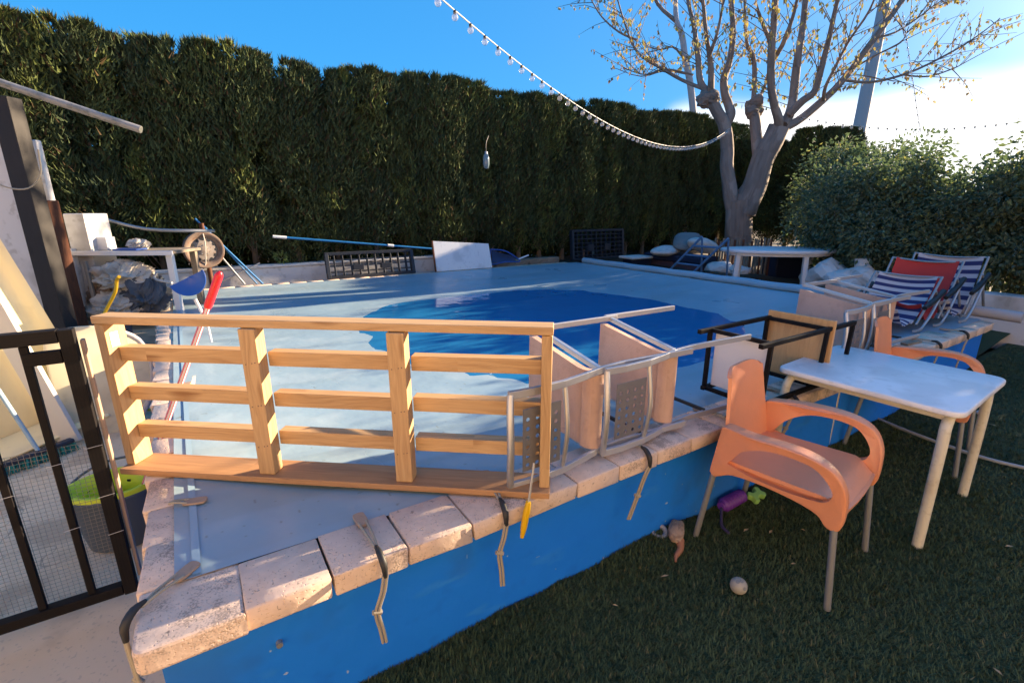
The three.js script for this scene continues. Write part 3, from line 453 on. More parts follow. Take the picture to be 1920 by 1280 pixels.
// ---------------------------------------------------------------- the pollarded tree with its last yellow leaves
const LIMBS = [
[[-0.12,0.23,0.0,0.285],[-0.23,0.96,0.0,0.285],[-0.27,1.46,0.0,0.285],[-0.29,1.7,0.0,0.285]],
[[-0.41,1.55,0.0,0.158],[-0.51,1.99,-0.05,0.152],[-0.57,2.33,-0.1,0.146],[-0.57,2.62,-0.15,0.139],[-0.67,3.07,-0.2,0.133],[-0.81,3.3,-0.25,0.126],[-0.97,3.59,-0.3,0.12]],
[[-0.66,3.01,-0.2,0.108],[-0.53,3.25,-0.29,0.101],[-0.54,3.41,-0.38,0.093],[-0.6,3.61,-0.46,0.086],[-0.62,3.91,-0.55,0.078],[-0.52,4.16,-0.64,0.07],[-0.46,4.67,-0.72,0.062],[-0.54,5.29,-0.81,0.054],[-0.65,6.08,-0.9,0.046]],
[[-0.97,3.59,-0.3,0.076],[-1.09,3.81,-0.43,0.069],[-1.13,4.25,-0.57,0.062],[-1.15,4.55,-0.7,0.054],[-1.2,4.92,-0.83,0.046],[-1.29,5.34,-0.97,0.038],[-1.42,6.08,-1.1,0.029]],
[[-0.94,3.61,-0.3,0.076],[-1.02,3.87,-0.14,0.064],[-1.15,4.17,0.02,0.053],[-1.28,4.36,0.18,0.041],[-1.46,4.87,0.34,0.031],[-1.62,5.25,0.5,0.02]],
[[-1.18,4.11,0.1,0.042],[-1.16,4.33,0.27,0.032],[-1.17,4.61,0.43,0.024],[-1.21,5.07,0.6,0.015]],
[[-0.98,3.65,-0.3,0.044],[-1.29,3.84,-0.56,0.038],[-1.74,4.15,-0.82,0.033],[-2.16,4.5,-1.08,0.027],[-2.4,5.11,-1.34,0.021],[-2.6,5.85,-1.6,0.015]],
[[-2.15,4.74,-1.2,0.026],[-2.48,4.96,-1.43,0.022],[-2.8,5.31,-1.67,0.017],[-3.02,5.73,-1.9,0.013]],
[[-1.22,3.96,-0.5,0.022],[-1.69,4.13,-0.8,0.018],[-1.97,4.11,-1.1,0.014],[-2.32,4.29,-1.4,0.01]],
[[-0.23,1.46,0.0,0.285],[-0.16,1.73,0.02,0.27],[-0.08,1.94,0.04,0.254],[0.01,2.41,0.06,0.239],[0.15,2.75,0.08,0.224],[0.22,2.97,0.1,0.209]],
[[-0.0,2.27,0.0,0.127],[-0.04,2.73,-0.13,0.118],[-0.06,3.12,-0.27,0.109],[-0.07,3.42,-0.4,0.099]],
[[-0.07,3.42,-0.4,0.055],[-0.06,3.87,-0.5,0.049],[-0.1,4.32,-0.6,0.043],[-0.18,4.49,-0.7,0.036],[-0.23,4.93,-0.8,0.03],[-0.3,5.66,-0.9,0.023]],
[[-0.05,3.42,-0.4,0.044],[0.09,3.62,-0.5,0.037],[0.21,3.87,-0.6,0.03],[0.3,4.24,-0.7,0.023]],
[[0.17,2.9,0.1,0.104],[0.14,3.04,0.2,0.095],[-0.01,3.26,0.3,0.085],[-0.16,3.52,0.4,0.076],[-0.29,4.04,0.5,0.067],[-0.36,4.47,0.6,0.058],[-0.48,5.17,0.7,0.049]],
[[-0.19,4.05,0.3,0.051],[-0.28,4.25,0.37,0.044],[-0.45,4.47,0.43,0.037],[-0.6,4.66,0.5,0.03]],
[[-0.13,4.01,0.3,0.051],[-0.11,4.2,0.5,0.043],[-0.14,4.4,0.7,0.034],[-0.19,4.67,0.9,0.026],[-0.31,4.94,1.1,0.019]],
[[0.28,2.99,0.1,0.115],[0.42,3.19,0.0,0.105],[0.5,3.45,-0.1,0.094],[0.54,3.95,-0.2,0.084],[0.59,4.39,-0.3,0.073],[0.65,4.78,-0.4,0.061],[0.65,5.59,-0.5,0.05]],
[[0.36,3.17,0.1,0.094],[0.5,3.37,0.22,0.083],[0.62,3.49,0.33,0.071],[0.61,3.79,0.45,0.06],[0.59,4.2,0.57,0.05],[0.56,4.63,0.68,0.039],[0.52,4.99,0.8,0.029]],
[[0.3,2.95,0.1,0.094],[0.6,3.09,0.0,0.087],[0.98,3.38,-0.1,0.081],[1.3,3.66,-0.2,0.074],[1.6,4.0,-0.3,0.067],[2.04,4.61,-0.4,0.06],[2.43,5.17,-0.5,0.052],[2.7,5.54,-0.6,0.045]],
[[1.0,3.43,0.0,0.042],[0.9,3.59,0.16,0.036],[0.91,3.85,0.32,0.031],[0.97,4.2,0.48,0.025],[1.13,4.61,0.64,0.02],[1.12,4.92,0.8,0.014]],
[[1.5,3.82,-0.3,0.033],[2.12,3.83,-0.48,0.029],[2.92,4.03,-0.66,0.025],[3.76,4.41,-0.84,0.021],[4.36,4.74,-1.02,0.016],[4.9,5.11,-1.2,0.012]],
[[2.82,4.01,-0.7,0.02],[3.44,4.01,-0.83,0.017],[4.03,4.19,-0.97,0.013],[4.31,4.31,-1.1,0.009]],
[[1.99,4.53,-0.4,0.024],[2.55,4.72,-0.68,0.021],[3.1,5.03,-0.95,0.017],[3.65,5.39,-1.22,0.014],[4.24,5.67,-1.5,0.01]],
[[1.63,4.02,-0.3,0.022],[1.88,4.19,-0.03,0.017],[2.03,4.28,0.23,0.012],[1.92,4.43,0.5,0.008]]];
function barkWob(seed) { return (a, len, i) => 1 + 0.10 * (NZ.n(Math.cos(a) * 2.1 + seed, len * 3 + Math.sin(a) * 2.1 + seed, 512) - 0.5) * 2; }
function leafOn(pos, col, r, p, size, pal) { const d = V3((r() - 0.5) * 0.9, -0.75 - 0.3 * r(), (r() - 0.5) * 0.9).normalize(), s = d.clone().cross(rdir(r)).normalize(); kite(pos, col, p, d, s, size * (0.6 + 0.7 * r()), size * (0.45 + 0.4 * r()), pal[Math.floor(r() * pal.length)]); }
function twigsAndLeaves(limbs, seed, nTwig, pal, leafSize, perTwig) {
  const r = mulberry(seed), tw = [], pos = [], col = [];
  limbs.forEach((L, li) => { const len = L.reduce((a, p, i) => i ? a + Math.hypot(p[0] - L[i - 1][0], p[1] - L[i - 1][1], p[2] - L[i - 1][2]) : 0, 0); if (L[L.length - 1][3] > 0.09) return;
    const n = Math.round(nTwig * len);
    for (let k = 0; k < n; k++) { const f = (0.25 + 0.75 * r()) * (L.length - 1), i = Math.min(L.length - 2, Math.floor(f)), t = f - i, a = L[i], b = L[i + 1]; const p = V3(a[0] + (b[0] - a[0]) * t, a[1] + (b[1] - a[1]) * t, a[2] + (b[2] - a[2]) * t); const along = V3(b[0] - a[0], b[1] - a[1], b[2] - a[2]).normalize();
      const d = along.clone().multiplyScalar(0.7).addScaledVector(rdir(r), 0.9).add(V3(0, 0.25, 0)).normalize(), Lt = 0.35 + r() * 0.75; const q1 = p.clone().addScaledVector(d, Lt * 0.5).add(V3((r() - 0.5) * 0.08, 0.03, (r() - 0.5) * 0.08)), q2 = q1.clone().addScaledVector(d, Lt * 0.5).add(V3((r() - 0.5) * 0.14, -0.02 + (r() - 0.5) * 0.14, (r() - 0.5) * 0.1));
      tw.push(sweep([p, q1, q2], [0.0075, 0.005, 0.0025], 4, 2));
      for (let j = 0; j < perTwig; j++) { if (r() < 0.25) continue; const s = 0.25 + 0.75 * r(); const pp = s < 0.5 ? p.clone().lerp(q1, s * 2) : q1.clone().lerp(q2, s * 2 - 1); leafOn(pos, col, r, pp.add(V3((r() - 0.5) * 0.06, -0.01, (r() - 0.5) * 0.06)), leafSize, pal); } } });
  return [joined(tw), leafGeo(pos, col)];
}
{
  const t = thing('pollarded_tree', 'large pollarded tree with grey trunk and sparse yellow leaves', 'tree', [4.62, 0, -9.5]);
  const pal = [[0.46, 0.36, 0.08], [0.52, 0.44, 0.09], [0.36, 0.27, 0.14], [0.28, 0.20, 0.14], [0.42, 0.35, 0.22], [0.40, 0.38, 0.12]];
  const L0 = [[-0.10, -0.05, 0.02, 0.37], [-0.11, 0.12, 0.01, 0.31], ...LIMBS[0]];
  const wide = L => L.map(p => p[3] * 0.84);
  part('trunk', [sweep(L0.map(p => V3(p[0], p[1], p[2])), wide(L0), 18, 3, barkWob(3)), sweep(LIMBS[9].map(p => V3(p[0], p[1], p[2])), wide(LIMBS[9]), 16, 3, barkWob(8))], M.bark, t);
  const r = mulberry(14);
  LIMBS.forEach((L, i) => { if (i === 0 || i === 9) return; const b = part('limb', [sweep(L.map(p => V3(p[0], p[1], p[2])), wide(L), L[0][3] > 0.06 ? 11 : 7, 4, barkWob(20 + i))], M.bark, t);
    if ([1, 10].includes(i)) { const e = L[L.length - 1], gs = []; for (let k = 0; k < 6; k++) { const g = new THREE.IcosahedronGeometry(0.10 + r() * 0.05, 2); const p = g.attributes.position; for (let q = 0; q < p.count; q++) { const f = 1 + 0.3 * (NZ.n(p.getX(q) * 22 + k * 9 + 50, p.getY(q) * 22 + p.getZ(q) * 15 + 50, 512) - 0.5) * 2; p.setXYZ(q, p.getX(q) * f, p.getY(q) * f, p.getZ(q) * f); } g.computeVertexNormals(); gs.push(g.translate(e[0] + (r() - 0.5) * 0.16, e[1] + (r() - 0.6) * 0.22, e[2] + (r() - 0.5) * 0.12)); } part('pollard_knob', gs, M.bark, b); } });
  const [tw, lv] = twigsAndLeaves(LIMBS, 21, 9, pal, 0.075, 9);
  part('twigs', tw, M.twig, t); part('leaves', lv, M.autumn, t);
}
{ // slim pale tree standing behind the hedge
  const T = [[[4.61, 0.3, -13, 0.10], [4.56, 1.6, -13, 0.095], [4.61, 2.73, -13, 0.09], [4.52, 3.53, -13, 0.085], [4.34, 4.37, -13, 0.08], [4.18, 4.86, -13, 0.075], [4.06, 5.34, -13, 0.07], [3.9, 5.64, -13, 0.06], [3.83, 6.26, -13, 0.045], [3.77, 7.2, -13, 0.03]], [[3.9, 5.62, -13, 0.05], [3.46, 6.01, -13.1, 0.04], [3.26, 6.48, -13.2, 0.03]], [[4.18, 4.82, -13, 0.03], [3.8, 5.03, -12.8, 0.022], [3.49, 4.94, -12.7, 0.017], [3.09, 5.01, -12.6, 0.01]], [[4.3, 4.5, -13, 0.03], [3.7, 4.55, -12.9, 0.02], [3.1, 4.4, -12.8, 0.012], [2.4, 4.6, -12.8, 0.006]]].map(L => L.map(([x, y, z, q]) => [x - 4.61, y, z + 13, q]));
  const t = thing('slim_tree', 'slim pale trunked tree rising behind the hedge', 'tree', [4.61, 0.2, -13]);
  part('trunk', sweep(T[0].map(p => V3(p[0], p[1], p[2])), T[0].map(p => p[3]), 9, 3), M.poleGrey, t);
  for (const L of T.slice(1)) part('limb', sweep(L.map(p => V3(p[0], p[1], p[2])), L.map(p => p[3]), 6, 3), M.bark, t);
  const [tw, lv] = twigsAndLeaves(T.slice(1), 33, 7, [[0.40, 0.28, 0.08], [0.26, 0.17, 0.10], [0.30, 0.21, 0.12]], 0.09, 7);
  part('twigs', tw, M.twig, t); part('leaves', lv, M.autumn, t);
}
{ const p = thing('utility_pole', 'tall grey utility pole rising behind the bushes', 'pole', [11.36, 0, -17]); part('shaft', sweep([V3(0, -0.1, 0), V3(0.0, 3.5, 0), V3(0.09, 7.14, 0), V3(0.12, 9.5, 0)], [0.24, 0.20, 0.165, 0.14], 12, 2), M.poleGrey, p); }

// ================================================================ things on and round the pool
// ---------------------------------------------------------------- the timber frame standing across the corner
{
  const a = V3(-1.545, 0.545, -1.735), b = V3(0.14, 0.545, -1.565), L = Math.hypot(b.x - a.x, b.z - a.z), turn = -Math.atan2(b.z - a.z, b.x - a.x);
  const f = thing('timber_frame', 'pine frame of slats standing on the corner of the pool cover', 'wooden frame', a, turn);
  const bd = (w, h, d, x, y, z, al) => rbox(w, h, d, x, y, z, 0.003, al);
  part('base_board', bd(L, 0.024, 0.135, L / 2, 0.004, -0.02, 'x'), M.pineDark, f);
  part('top_rail', bd(L, 0.029, 0.078, L / 2, 0.610, -0.02, 'x'), M.pine, f);
  part('end_board', bd(0.036, 0.576, 0.088, 0.021, 0.305, -0.030, 'y'), M.pine, f);
  part('end_board', bd(0.036, 0.576, 0.088, L - 0.021, 0.305, -0.030, 'y'), M.pine, f);
  for (const x of [0.607, 1.150]) { const u = part('upright', bd(0.063, 0.576, 0.056, x, 0.305, 0.0, 'y'), M.pine, f);
    const gs = []; for (const y of [0.135, 0.30, 0.465]) for (const dx of [-0.018, 0.006, 0.018]) gs.push(new THREE.CylinderGeometry(0.0024, 0.0024, 0.002, 6).rotateX(Math.PI / 2).translate(x + dx, y + dx * 0.2, 0.0285)); part('nails', gs, M.rust, u); }
  const rw = mulberry(52); for (const y of [0.146, 0.306, 0.467]) { const xs = [[0.040, 0.574], [0.640, 1.117], [1.183, L - 0.040]]; for (const [p, q] of xs) { const m = part('slat', bd(q - p, 0.056, 0.050, 0, 0, 0, 'x'), M.pine, f); m.position.set((p + q) / 2, y + (rw() - 0.5) * 0.004, -0.054 + (rw() - 0.5) * 0.006); m.rotation.z = (rw() - 0.5) * 0.008; const uv = m.geometry.attributes.uv; const o = rw() * 9; for (let i = 0; i < uv.count; i++) uv.setXY(i, uv.getX(i) + o, uv.getY(i) + o * 0.7); } }
  part('label', bd(0.001, 0.055, 0.035, 0.0402, 0.53, -0.02), std([0.72, 0.70, 0.68], 0.7), f);
}
{ // screwdriver hung on the frame's base
  const s = thing('screwdriver', 'yellow handled screwdriver hanging at the right end of the timber frame', 'screwdriver', [0.058, 0.47, -1.478], -0.1);
  part('shaft', sweep([V3(0.0, 0.075, 0), V3(0.016, 0.225, -0.02)], 0.004, 8), M.alu, s);
  part('handle', sweep([V3(-0.022, -0.06, 0.005), V3(-0.016, -0.02, 0.004), V3(-0.006, 0.045, 0.002), V3(0, 0.085, 0)], [0.007, 0.012, 0.013, 0.009], 8, 3), M.yellowPlastic, s);
}
// ---------------------------------------------------------------- aluminium chairs lying on their sides along the coping
// local frame: x towards the feet (along the pool edge), y up, -z towards the pool
function sideChair(name, label, u0, v0) {
  const t = thing(name, label, 'chair', PW(u0, 0.548, v0), PA, 'aluminium chairs lying on their sides on the coping');
  const yB = 0.375, yF = 0.445, d = 0.47; // height of the upper frame at the back legs and at the front legs
  const leg = (y) => tubeBar([V3(0.0, y, 0.03), V3(0.10, y, 0.042), V3(0.24, y, 0.040), V3(0.36, y, 0.020), V3(0.46, y, -0.002), V3(0.60, y, -0.010), V3(1.0, y, 0.02)], 0.018, 0.030);
  part('back_leg', leg(yB), M.aluPaint, t); part('back_leg', leg(0.016), M.aluPaint, t);
  const fl = (y) => tubeBar([V3(0.46, y, -d), V3(0.98, y, -d + 0.02)], 0.018, 0.028);
  part('front_leg', fl(yF), M.aluPaint, t); part('front_leg', fl(0.016), M.aluPaint, t);
  part('seat_rail', [bar(V3(0.455, yB + 0.004, -0.01), V3(0.478, yF, -d), 0.022, 0.022), bar(V3(0.455, 0.014, -0.01), V3(0.478, 0.014, -d), 0.022, 0.022)], M.alu, t);
  // seat: padded board in the upright plane, rolled over at the front edge and at the back
  const seat = shell((s, q) => { const y = 0.03 + ((yB - 0.02) * (1 - q) + (yF - 0.03) * q - 0.03) * s; const zz = -0.03 - (d - 0.02) * q; const roll = q < 0.16 ? (0.16 - q) / 0.16 : 0; return V3(0.438 + 0.02 * q - 0.012 * Math.sin(q * 3.1) * Math.sin(s * 3.14) + 0.055 * roll * roll, y, zz); }, 8, 18, 0.034);
  part('seat', metreUV(seat, 'y'), M.pinkSeat, t);
  part('seat_back_roll', metreUV(shell((s, q) => { const a = q * 2.2; return V3(0.478 - 0.02 - 0.035 * Math.cos(a) + 0.0, 0.03 + (yB - 0.05) * s, -0.055 + 0.05 * Math.sin(a)); }, 6, 8, 0.022), 'y'), M.pinkSeat, t);
  part('back_rail', sweep([V3(0.008, 0.016, 0.03), V3(-0.006, 0.09, 0.052), V3(-0.010, (yB) / 2, 0.062), V3(-0.006, yB - 0.08, 0.052), V3(0.008, yB, 0.03)], 0.0135, 8, 4), M.alu, t);
  part('back_rail', sweep([V3(0.245, 0.016, 0.035), V3(0.245, yB / 2, 0.060), V3(0.245, yB, 0.035)], 0.010, 8, 4), M.alu, t);
  // perforated back plate
  const sh = shapeOf([[0.045, 0.075], [0.215, 0.075], [0.215, yB - 0.055], [0.045, yB - 0.055]]);
  for (let i = 0; i < 4; i++) for (let j = 0; j < 7; j++) { const x = 0.066 + i * 0.042, y = 0.098 + j * 0.036; if (y > yB - 0.07) continue; const h = new THREE.Path(); h.absellipse(x, y, 0.0085, 0.0085, 0, Math.PI * 2); sh.holes.push(h); }
  part('back_plate', new THREE.ExtrudeGeometry(sh, { depth: 0.003, bevelEnabled: false, curveSegments: 5 }).translate(0, 0, 0.054), M.perforated, t);
  part('stretcher', bar(V3(0.72, 0.03, -d + 0.015), V3(0.72, 0.03, 0.0), 0.016, 0.016), M.rubber, t);
  return t;
}
sideChair('metal_chair', 'tipped chair with pinkish seat right behind the timber frame', 1.10, 0.03);
sideChair('metal_chair', 'tipped chair with pinkish seat overlapping the one by the timber frame', 1.56, 0.035);
sideChair('metal_chair', 'tipped chair with pinkish seat beyond the black framed stool', 3.60, 0.06);
sideChair('metal_chair', 'tipped chair with pinkish seat nearest the striped sun chairs', 4.05, 0.09);
// ---------------------------------------------------------------- black square-tube stool on its side
{
  const t = thing('framed_stool', 'black square tube stool on its side with white and wooden panels', 'stool', PW(2.50, 0.545, 0.0), PA);
  const zN = 0.08, zF = -0.27, yT = 0.355, yL = 0.013, w = 0.024;
  part('leg', bar(V3(0, yT, zN), V3(0.97, yT, zN), w, w), M.blackMetal, t);
  part('leg', bar(V3(0.0, yT, zF), V3(0.72, yT, zF), w, w), M.blackMetal, t);
  part('leg', bar(V3(0.1, yL, zN - 0.02), V3(0.95, yL, zN - 0.02), w, w), M.blackMetal, t);
  part('leg', bar(V3(0.08, yL, zF), V3(0.72, yL, zF), w, w), M.blackMetal, t);
  for (const x of [0.10, 0.66]) { part('frame_bar', bar(V3(x, yT - 0.001, zN), V3(x, yT - 0.001, zF), w * 0.9, w * 0.9), M.blackMetal, t); part('frame_bar', bar(V3(x, yL, zN - 0.02), V3(x, yL, zF), w * 0.9, w * 0.9), M.blackMetal, t); part('frame_bar', bar(V3(x, yL, zF), V3(x, yT, zF), w * 0.9, w * 0.9), M.blackMetal, t); part('frame_bar', bar(V3(x, yL, zN - 0.012), V3(x, yT, zN - 0.002), w * 0.9, w * 0.9), M.blackMetal, t); }
  part('frame_bar', bar(V3(0.96, yL, zN - 0.012), V3(0.96, yT, zN - 0.002), w * 0.9, w * 0.9), M.blackMetal, t);
  part('white_panel', rbox(0.012, yT - 0.045, zN - zF - 0.05, 0.13, (yT + yL) / 2 + 0.003, (zN + zF) / 2 - 0.005, 0.003, 'y'), M.whitePlastic, t);
  part('wood_panel', rbox(0.016, yT + 0.03, zN - zF + 0.035, 0.69, (yT + yL) / 2 + 0.025, (zN + zF) / 2 + 0.005, 0.003, 'y'), M.plywood, t);
}
// ---------------------------------------------------------------- folded sun chairs at the far end of the coping
function sunChair(name, label, u, v, fabric, h, w, tilt) {
  // local x along the pool edge, z across; fabric leans back, facing the viewer's side
  const t = thing(name, label, 'sun chair', PW(u, 0.535, v), PA, 'folding sun chairs on the far coping');
  const P = (q) => V3(-0.24 + tilt * q + 0.0, 0.06 + (h - 0.06) * q, 0);
  const z0 = -w / 2, z1 = w / 2;
  const cloth = shell((s, q) => { const p = P(1 - q), sag = Math.sin(q * Math.PI) * 0.05 + Math.sin(s * Math.PI) * 0.035; p.x += sag; p.y -= 0.03 * Math.sin(s * Math.PI) * (1 - q); p.z = z0 + 0.03 + (w - 0.06) * s; return p; }, 10, 16, 0.006);
  part('fabric', cloth, fabric, t);
  part('seat_sling', shell((a, q) => { const z = z0 + 0.04 + (w - 0.08) * a; return V3(-0.23 - 0.34 * q, 0.075 + 0.14 * q - 0.06 * Math.sin(q * Math.PI) + 0.02 * Math.sin(a * 9 + q * 4), z); }, 10, 10, 0.006), fabric, t);
  for (const z of [z0, z1]) { part('side_tube', sweep([P(0).setZ(z), P(0.5).add(V3(0.01, 0, 0)).setZ(z), P(1.0).setZ(z)], 0.010, 8, 3), M.galv, t);
    part('leg', sweep([V3(tilt - 0.22, h * 0.66, z * 1.06), V3(tilt - 0.36, h * 0.28, z * 1.06), V3(tilt - 0.45, 0.06, z * 1.06), V3(tilt - 0.53, 0.016, z * 1.06), V3(tilt - 0.66, 0.014, z * 1.06)], 0.0125, 8, 4), M.alu, t);
    part('armrest', sweep([V3(tilt - 0.20, h * 0.72, z * 1.08), V3(tilt - 0.40, h * 0.55, z * 1.08), V3(tilt - 0.56, h * 0.46, z * 1.08)], [0.022, 0.026, 0.018], 8, 2), M.blackPlastic, t);
    part('rear_leg', sweep([P(0.7).setZ(z * 1.03), V3(tilt + 0.02, 0.014, z * 1.03)], 0.011, 8), M.galv, t); }
  part('top_bar', sweep([P(0.985).add(V3(0.012, 0, 0)).setZ(z0), P(0.95).add(V3(0.03, 0, 0)).setZ((z0 + z1) / 2), P(0.985).add(V3(0.012, 0, 0)).setZ(z1)], 0.009, 8, 4), M.galv, t);
  return t;
}
sunChair('sun_chair', 'blue and white striped sun chair in front of the red one', 5.55, 0.43, M.stripes, 0.44, 0.50, 0.36);
sunChair('sun_chair', 'red sun chair between the two striped ones', 6.0, 0.44, M.redFabric, 0.55, 0.54, 0.32);
sunChair('sun_chair', 'rearmost blue and white striped sun chair, behind the red one', 6.42, 0.38, M.stripes, 0.58, 0.56, 0.28);
{ const t = single('drain_pipe', sweep([PW(6.50, 0.60, 0.26), PW(6.52, 0.585, -0.22)], 0.052, 14), M.poleGrey, 'grey plastic pipe lying over the far corner of the pool', 'pipe'); }
// loose scraps on the coping
single('wood_scrap', bar(PW(4.05, 0.546, 0.02), PW(4.42, 0.546, -0.02), 0.035, 0.022), M.greyWood, 'grey wooden batten lying on the coping behind the white table', 'batten');
single('wood_scrap', bar(PW(4.75, 0.541, 0.06), PW(4.95, 0.541, 0.03), 0.05, 0.012), M.greyWood, 'short flat wooden offcut near the sun chairs', 'offcut');

// ---------------------------------------------------------------- orange resin armchairs
function armchair(label, x, z, turn) {
  const t = thing('orange_armchair', label, 'chair', [x, 0, z], turn, 'orange plastic armchairs on the lawn');
  // side panels: arm, front post and skirt in one moulding with the open loop
  const out = [[-0.246, 0.385], [-0.236, 0.49], [-0.228, 0.57], [-0.212, 0.610], [-0.16, 0.618], [-0.06, 0.626], [0.06, 0.632], [0.155, 0.622], [0.225, 0.588], [0.262, 0.525], [0.272, 0.45], [0.268, 0.372], [0.252, 0.352], [0.226, 0.356], [0.19, 0.392], [0.10, 0.412], [-0.03, 0.420], [-0.15, 0.412], [-0.205, 0.385], [-0.230, 0.372]];
  const sh = splineShape(out, 4);
  const hole = new THREE.SplineCurve([[-0.180, 0.452], [-0.12, 0.535], [-0.03, 0.586], [0.07, 0.601], [0.158, 0.588], [0.212, 0.540], [0.230, 0.488], [0.192, 0.446], [0.06, 0.432], [-0.08, 0.436], [-0.180, 0.452]].map(p => new THREE.Vector2(...p))); sh.holes.push(new THREE.Path(hole.getPoints(44)));
  for (const s of [-1, 1]) {
    let g = new THREE.ExtrudeGeometry(sh, { depth: 0.030, bevelEnabled: true, bevelThickness: 0.007, bevelSize: 0.007, bevelSegments: 3, curveSegments: 6 });
    g = prep(g); const p = g.attributes.position; // shape x -> local z (forward), shape y -> up, extrusion -> x
    for (let i = 0; i < p.count; i++) { const f = p.getX(i), y = p.getY(i), e = p.getZ(i) - 0.015; const lean = 0.03 * smooth(0.42, 0.63, y) - 0.045 * smooth(-0.05, -0.24, f) * smooth(0.40, 0.6, y); const flat = smooth(0.58, 0.63, y) * 0.6; p.setXYZ(i, s * (0.243 + lean) + e * (1 + flat), y, f); }
    g.computeVertexNormals(); g = toCreasedNormals(g, R(40)); part('side_arm', metreUV(g, 'z'), M.orange, t);
  }
  // seat
  const seat = shell((a, q) => { const x0 = (a - 0.5) * 2, f = -0.235 + 0.50 * q; const wd = 0.232 + 0.012 * q - 0.035 * smooth(0.8, 1, q) * Math.abs(x0); let y = 0.444 - 0.018 * (1 - x0 * x0) * Math.sin(Math.PI * Math.min(1, q * 1.1)) + 0.012 * q; const fr = smooth(0.80, 1, q); y -= 0.05 * fr * fr; const ff = f + 0.012 * (1 - x0 * x0) * fr; return V3(x0 * wd, y, ff); }, 14, 18, 0.016);
  const st = part('seat', metreUV(seat, 'x'), M.orange, t);
  part('maker_mark', rbox(0.036, 0.002, 0.009, -0.02, 0.4386, -0.085, 0.0008), M.redPlastic, st);
  part('front_apron', metreUV(shell((a, q) => { const x0 = (a - 0.5) * 2; return V3(x0 * 0.212, 0.418 - 0.052 * q + 0.030 * q * (1 - x0 * x0), 0.262 + 0.012 * (1 - x0 * x0) - 0.01 * q); }, 12, 4, 0.014), 'x'), M.orange, st);
  // backrest: waisted, curved round the sitter, top edge dipping in the middle
  const back = shell((a, q) => { const x0 = (a - 0.5) * 2; const y = 0.44 + 0.425 * q - 0.028 * q * (1 - x0 * x0) * smooth(0.6, 1, q) ; const wd = 0.166 + 0.074 * Math.pow(1 - q, 1.6); const corner = smooth(0.86, 1, q) * Math.pow(Math.abs(x0), 4) * 0.05; const f = -0.205 - 0.055 * q - 0.038 * (1 - x0 * x0) * (0.4 + 0.6 * q); return V3(x0 * wd, y - corner, f); }, 14, 18, 0.015);
  part('backrest', metreUV(back, 'y'), M.orange, t);
  for (const s of [-1, 1]) { part('leg', sweep([V3(s * 0.250, 0.42, 0.245), V3(s * 0.262, 0.0, 0.285)], 0.0135, 10), M.galv, t); part('leg', sweep([V3(s * 0.240, 0.42, -0.235), V3(s * 0.258, 0.0, -0.285)], 0.0135, 10), M.galv, t); }
  return t;
}
armchair('orange plastic armchair in the foreground, its back to the pool', 1.275, -1.955, R(41));
armchair('orange plastic armchair behind the small white table', 2.65, -2.925, R(41));
// ---------------------------------------------------------------- small white table
{
  const t = thing('garden_table', 'small square white table with cream tubular legs on the lawn', 'table', [2.02, 0, -2.435], R(35.3));
  const a = 0.388, rr = 0.06, s = new THREE.Shape(); s.moveTo(-a + rr, -a); s.lineTo(a - rr, -a); s.quadraticCurveTo(a, -a, a, -a + rr); s.lineTo(a, a - rr); s.quadraticCurveTo(a, a, a - rr, a); s.lineTo(-a + rr, a); s.quadraticCurveTo(-a, a, -a, a - rr); s.lineTo(-a, -a + rr); s.quadraticCurveTo(-a, -a, -a + rr, -a);
  let g = new THREE.ExtrudeGeometry(s, { depth: 0.012, bevelEnabled: true, bevelThickness: 0.009, bevelSize: 0.009, bevelSegments: 4, curveSegments: 8 }); g.rotateX(-Math.PI / 2).translate(0, 0.683, 0);
  part('table_top', metreUV(toCreasedNormals(g, R(35)), 'x'), M.tableWhite, t);
  part('apron', [rbox(0.66, 0.035, 0.02, 0, 0.655, -0.33), rbox(0.66, 0.035, 0.02, 0, 0.655, 0.33), rbox(0.02, 0.035, 0.66, -0.33, 0.655, 0), rbox(0.02, 0.035, 0.66, 0.33, 0.655, 0)], M.creamMetal, t);
  for (const [sx, sz] of [[-1, -1], [1, -1], [-1, 1], [1, 1]]) part('leg', sweep([V3(sx * 0.23, 0.652, sz * 0.335), V3(sx * 0.315, 0.650, sz * 0.338), V3(sx * 0.358, 0.615, sz * 0.342), V3(sx * 0.366, 0.55, sz * 0.345), V3(sx * 0.368, 0.0, sz * 0.352)], 0.022, 12, 5), M.creamMetal, t);
}
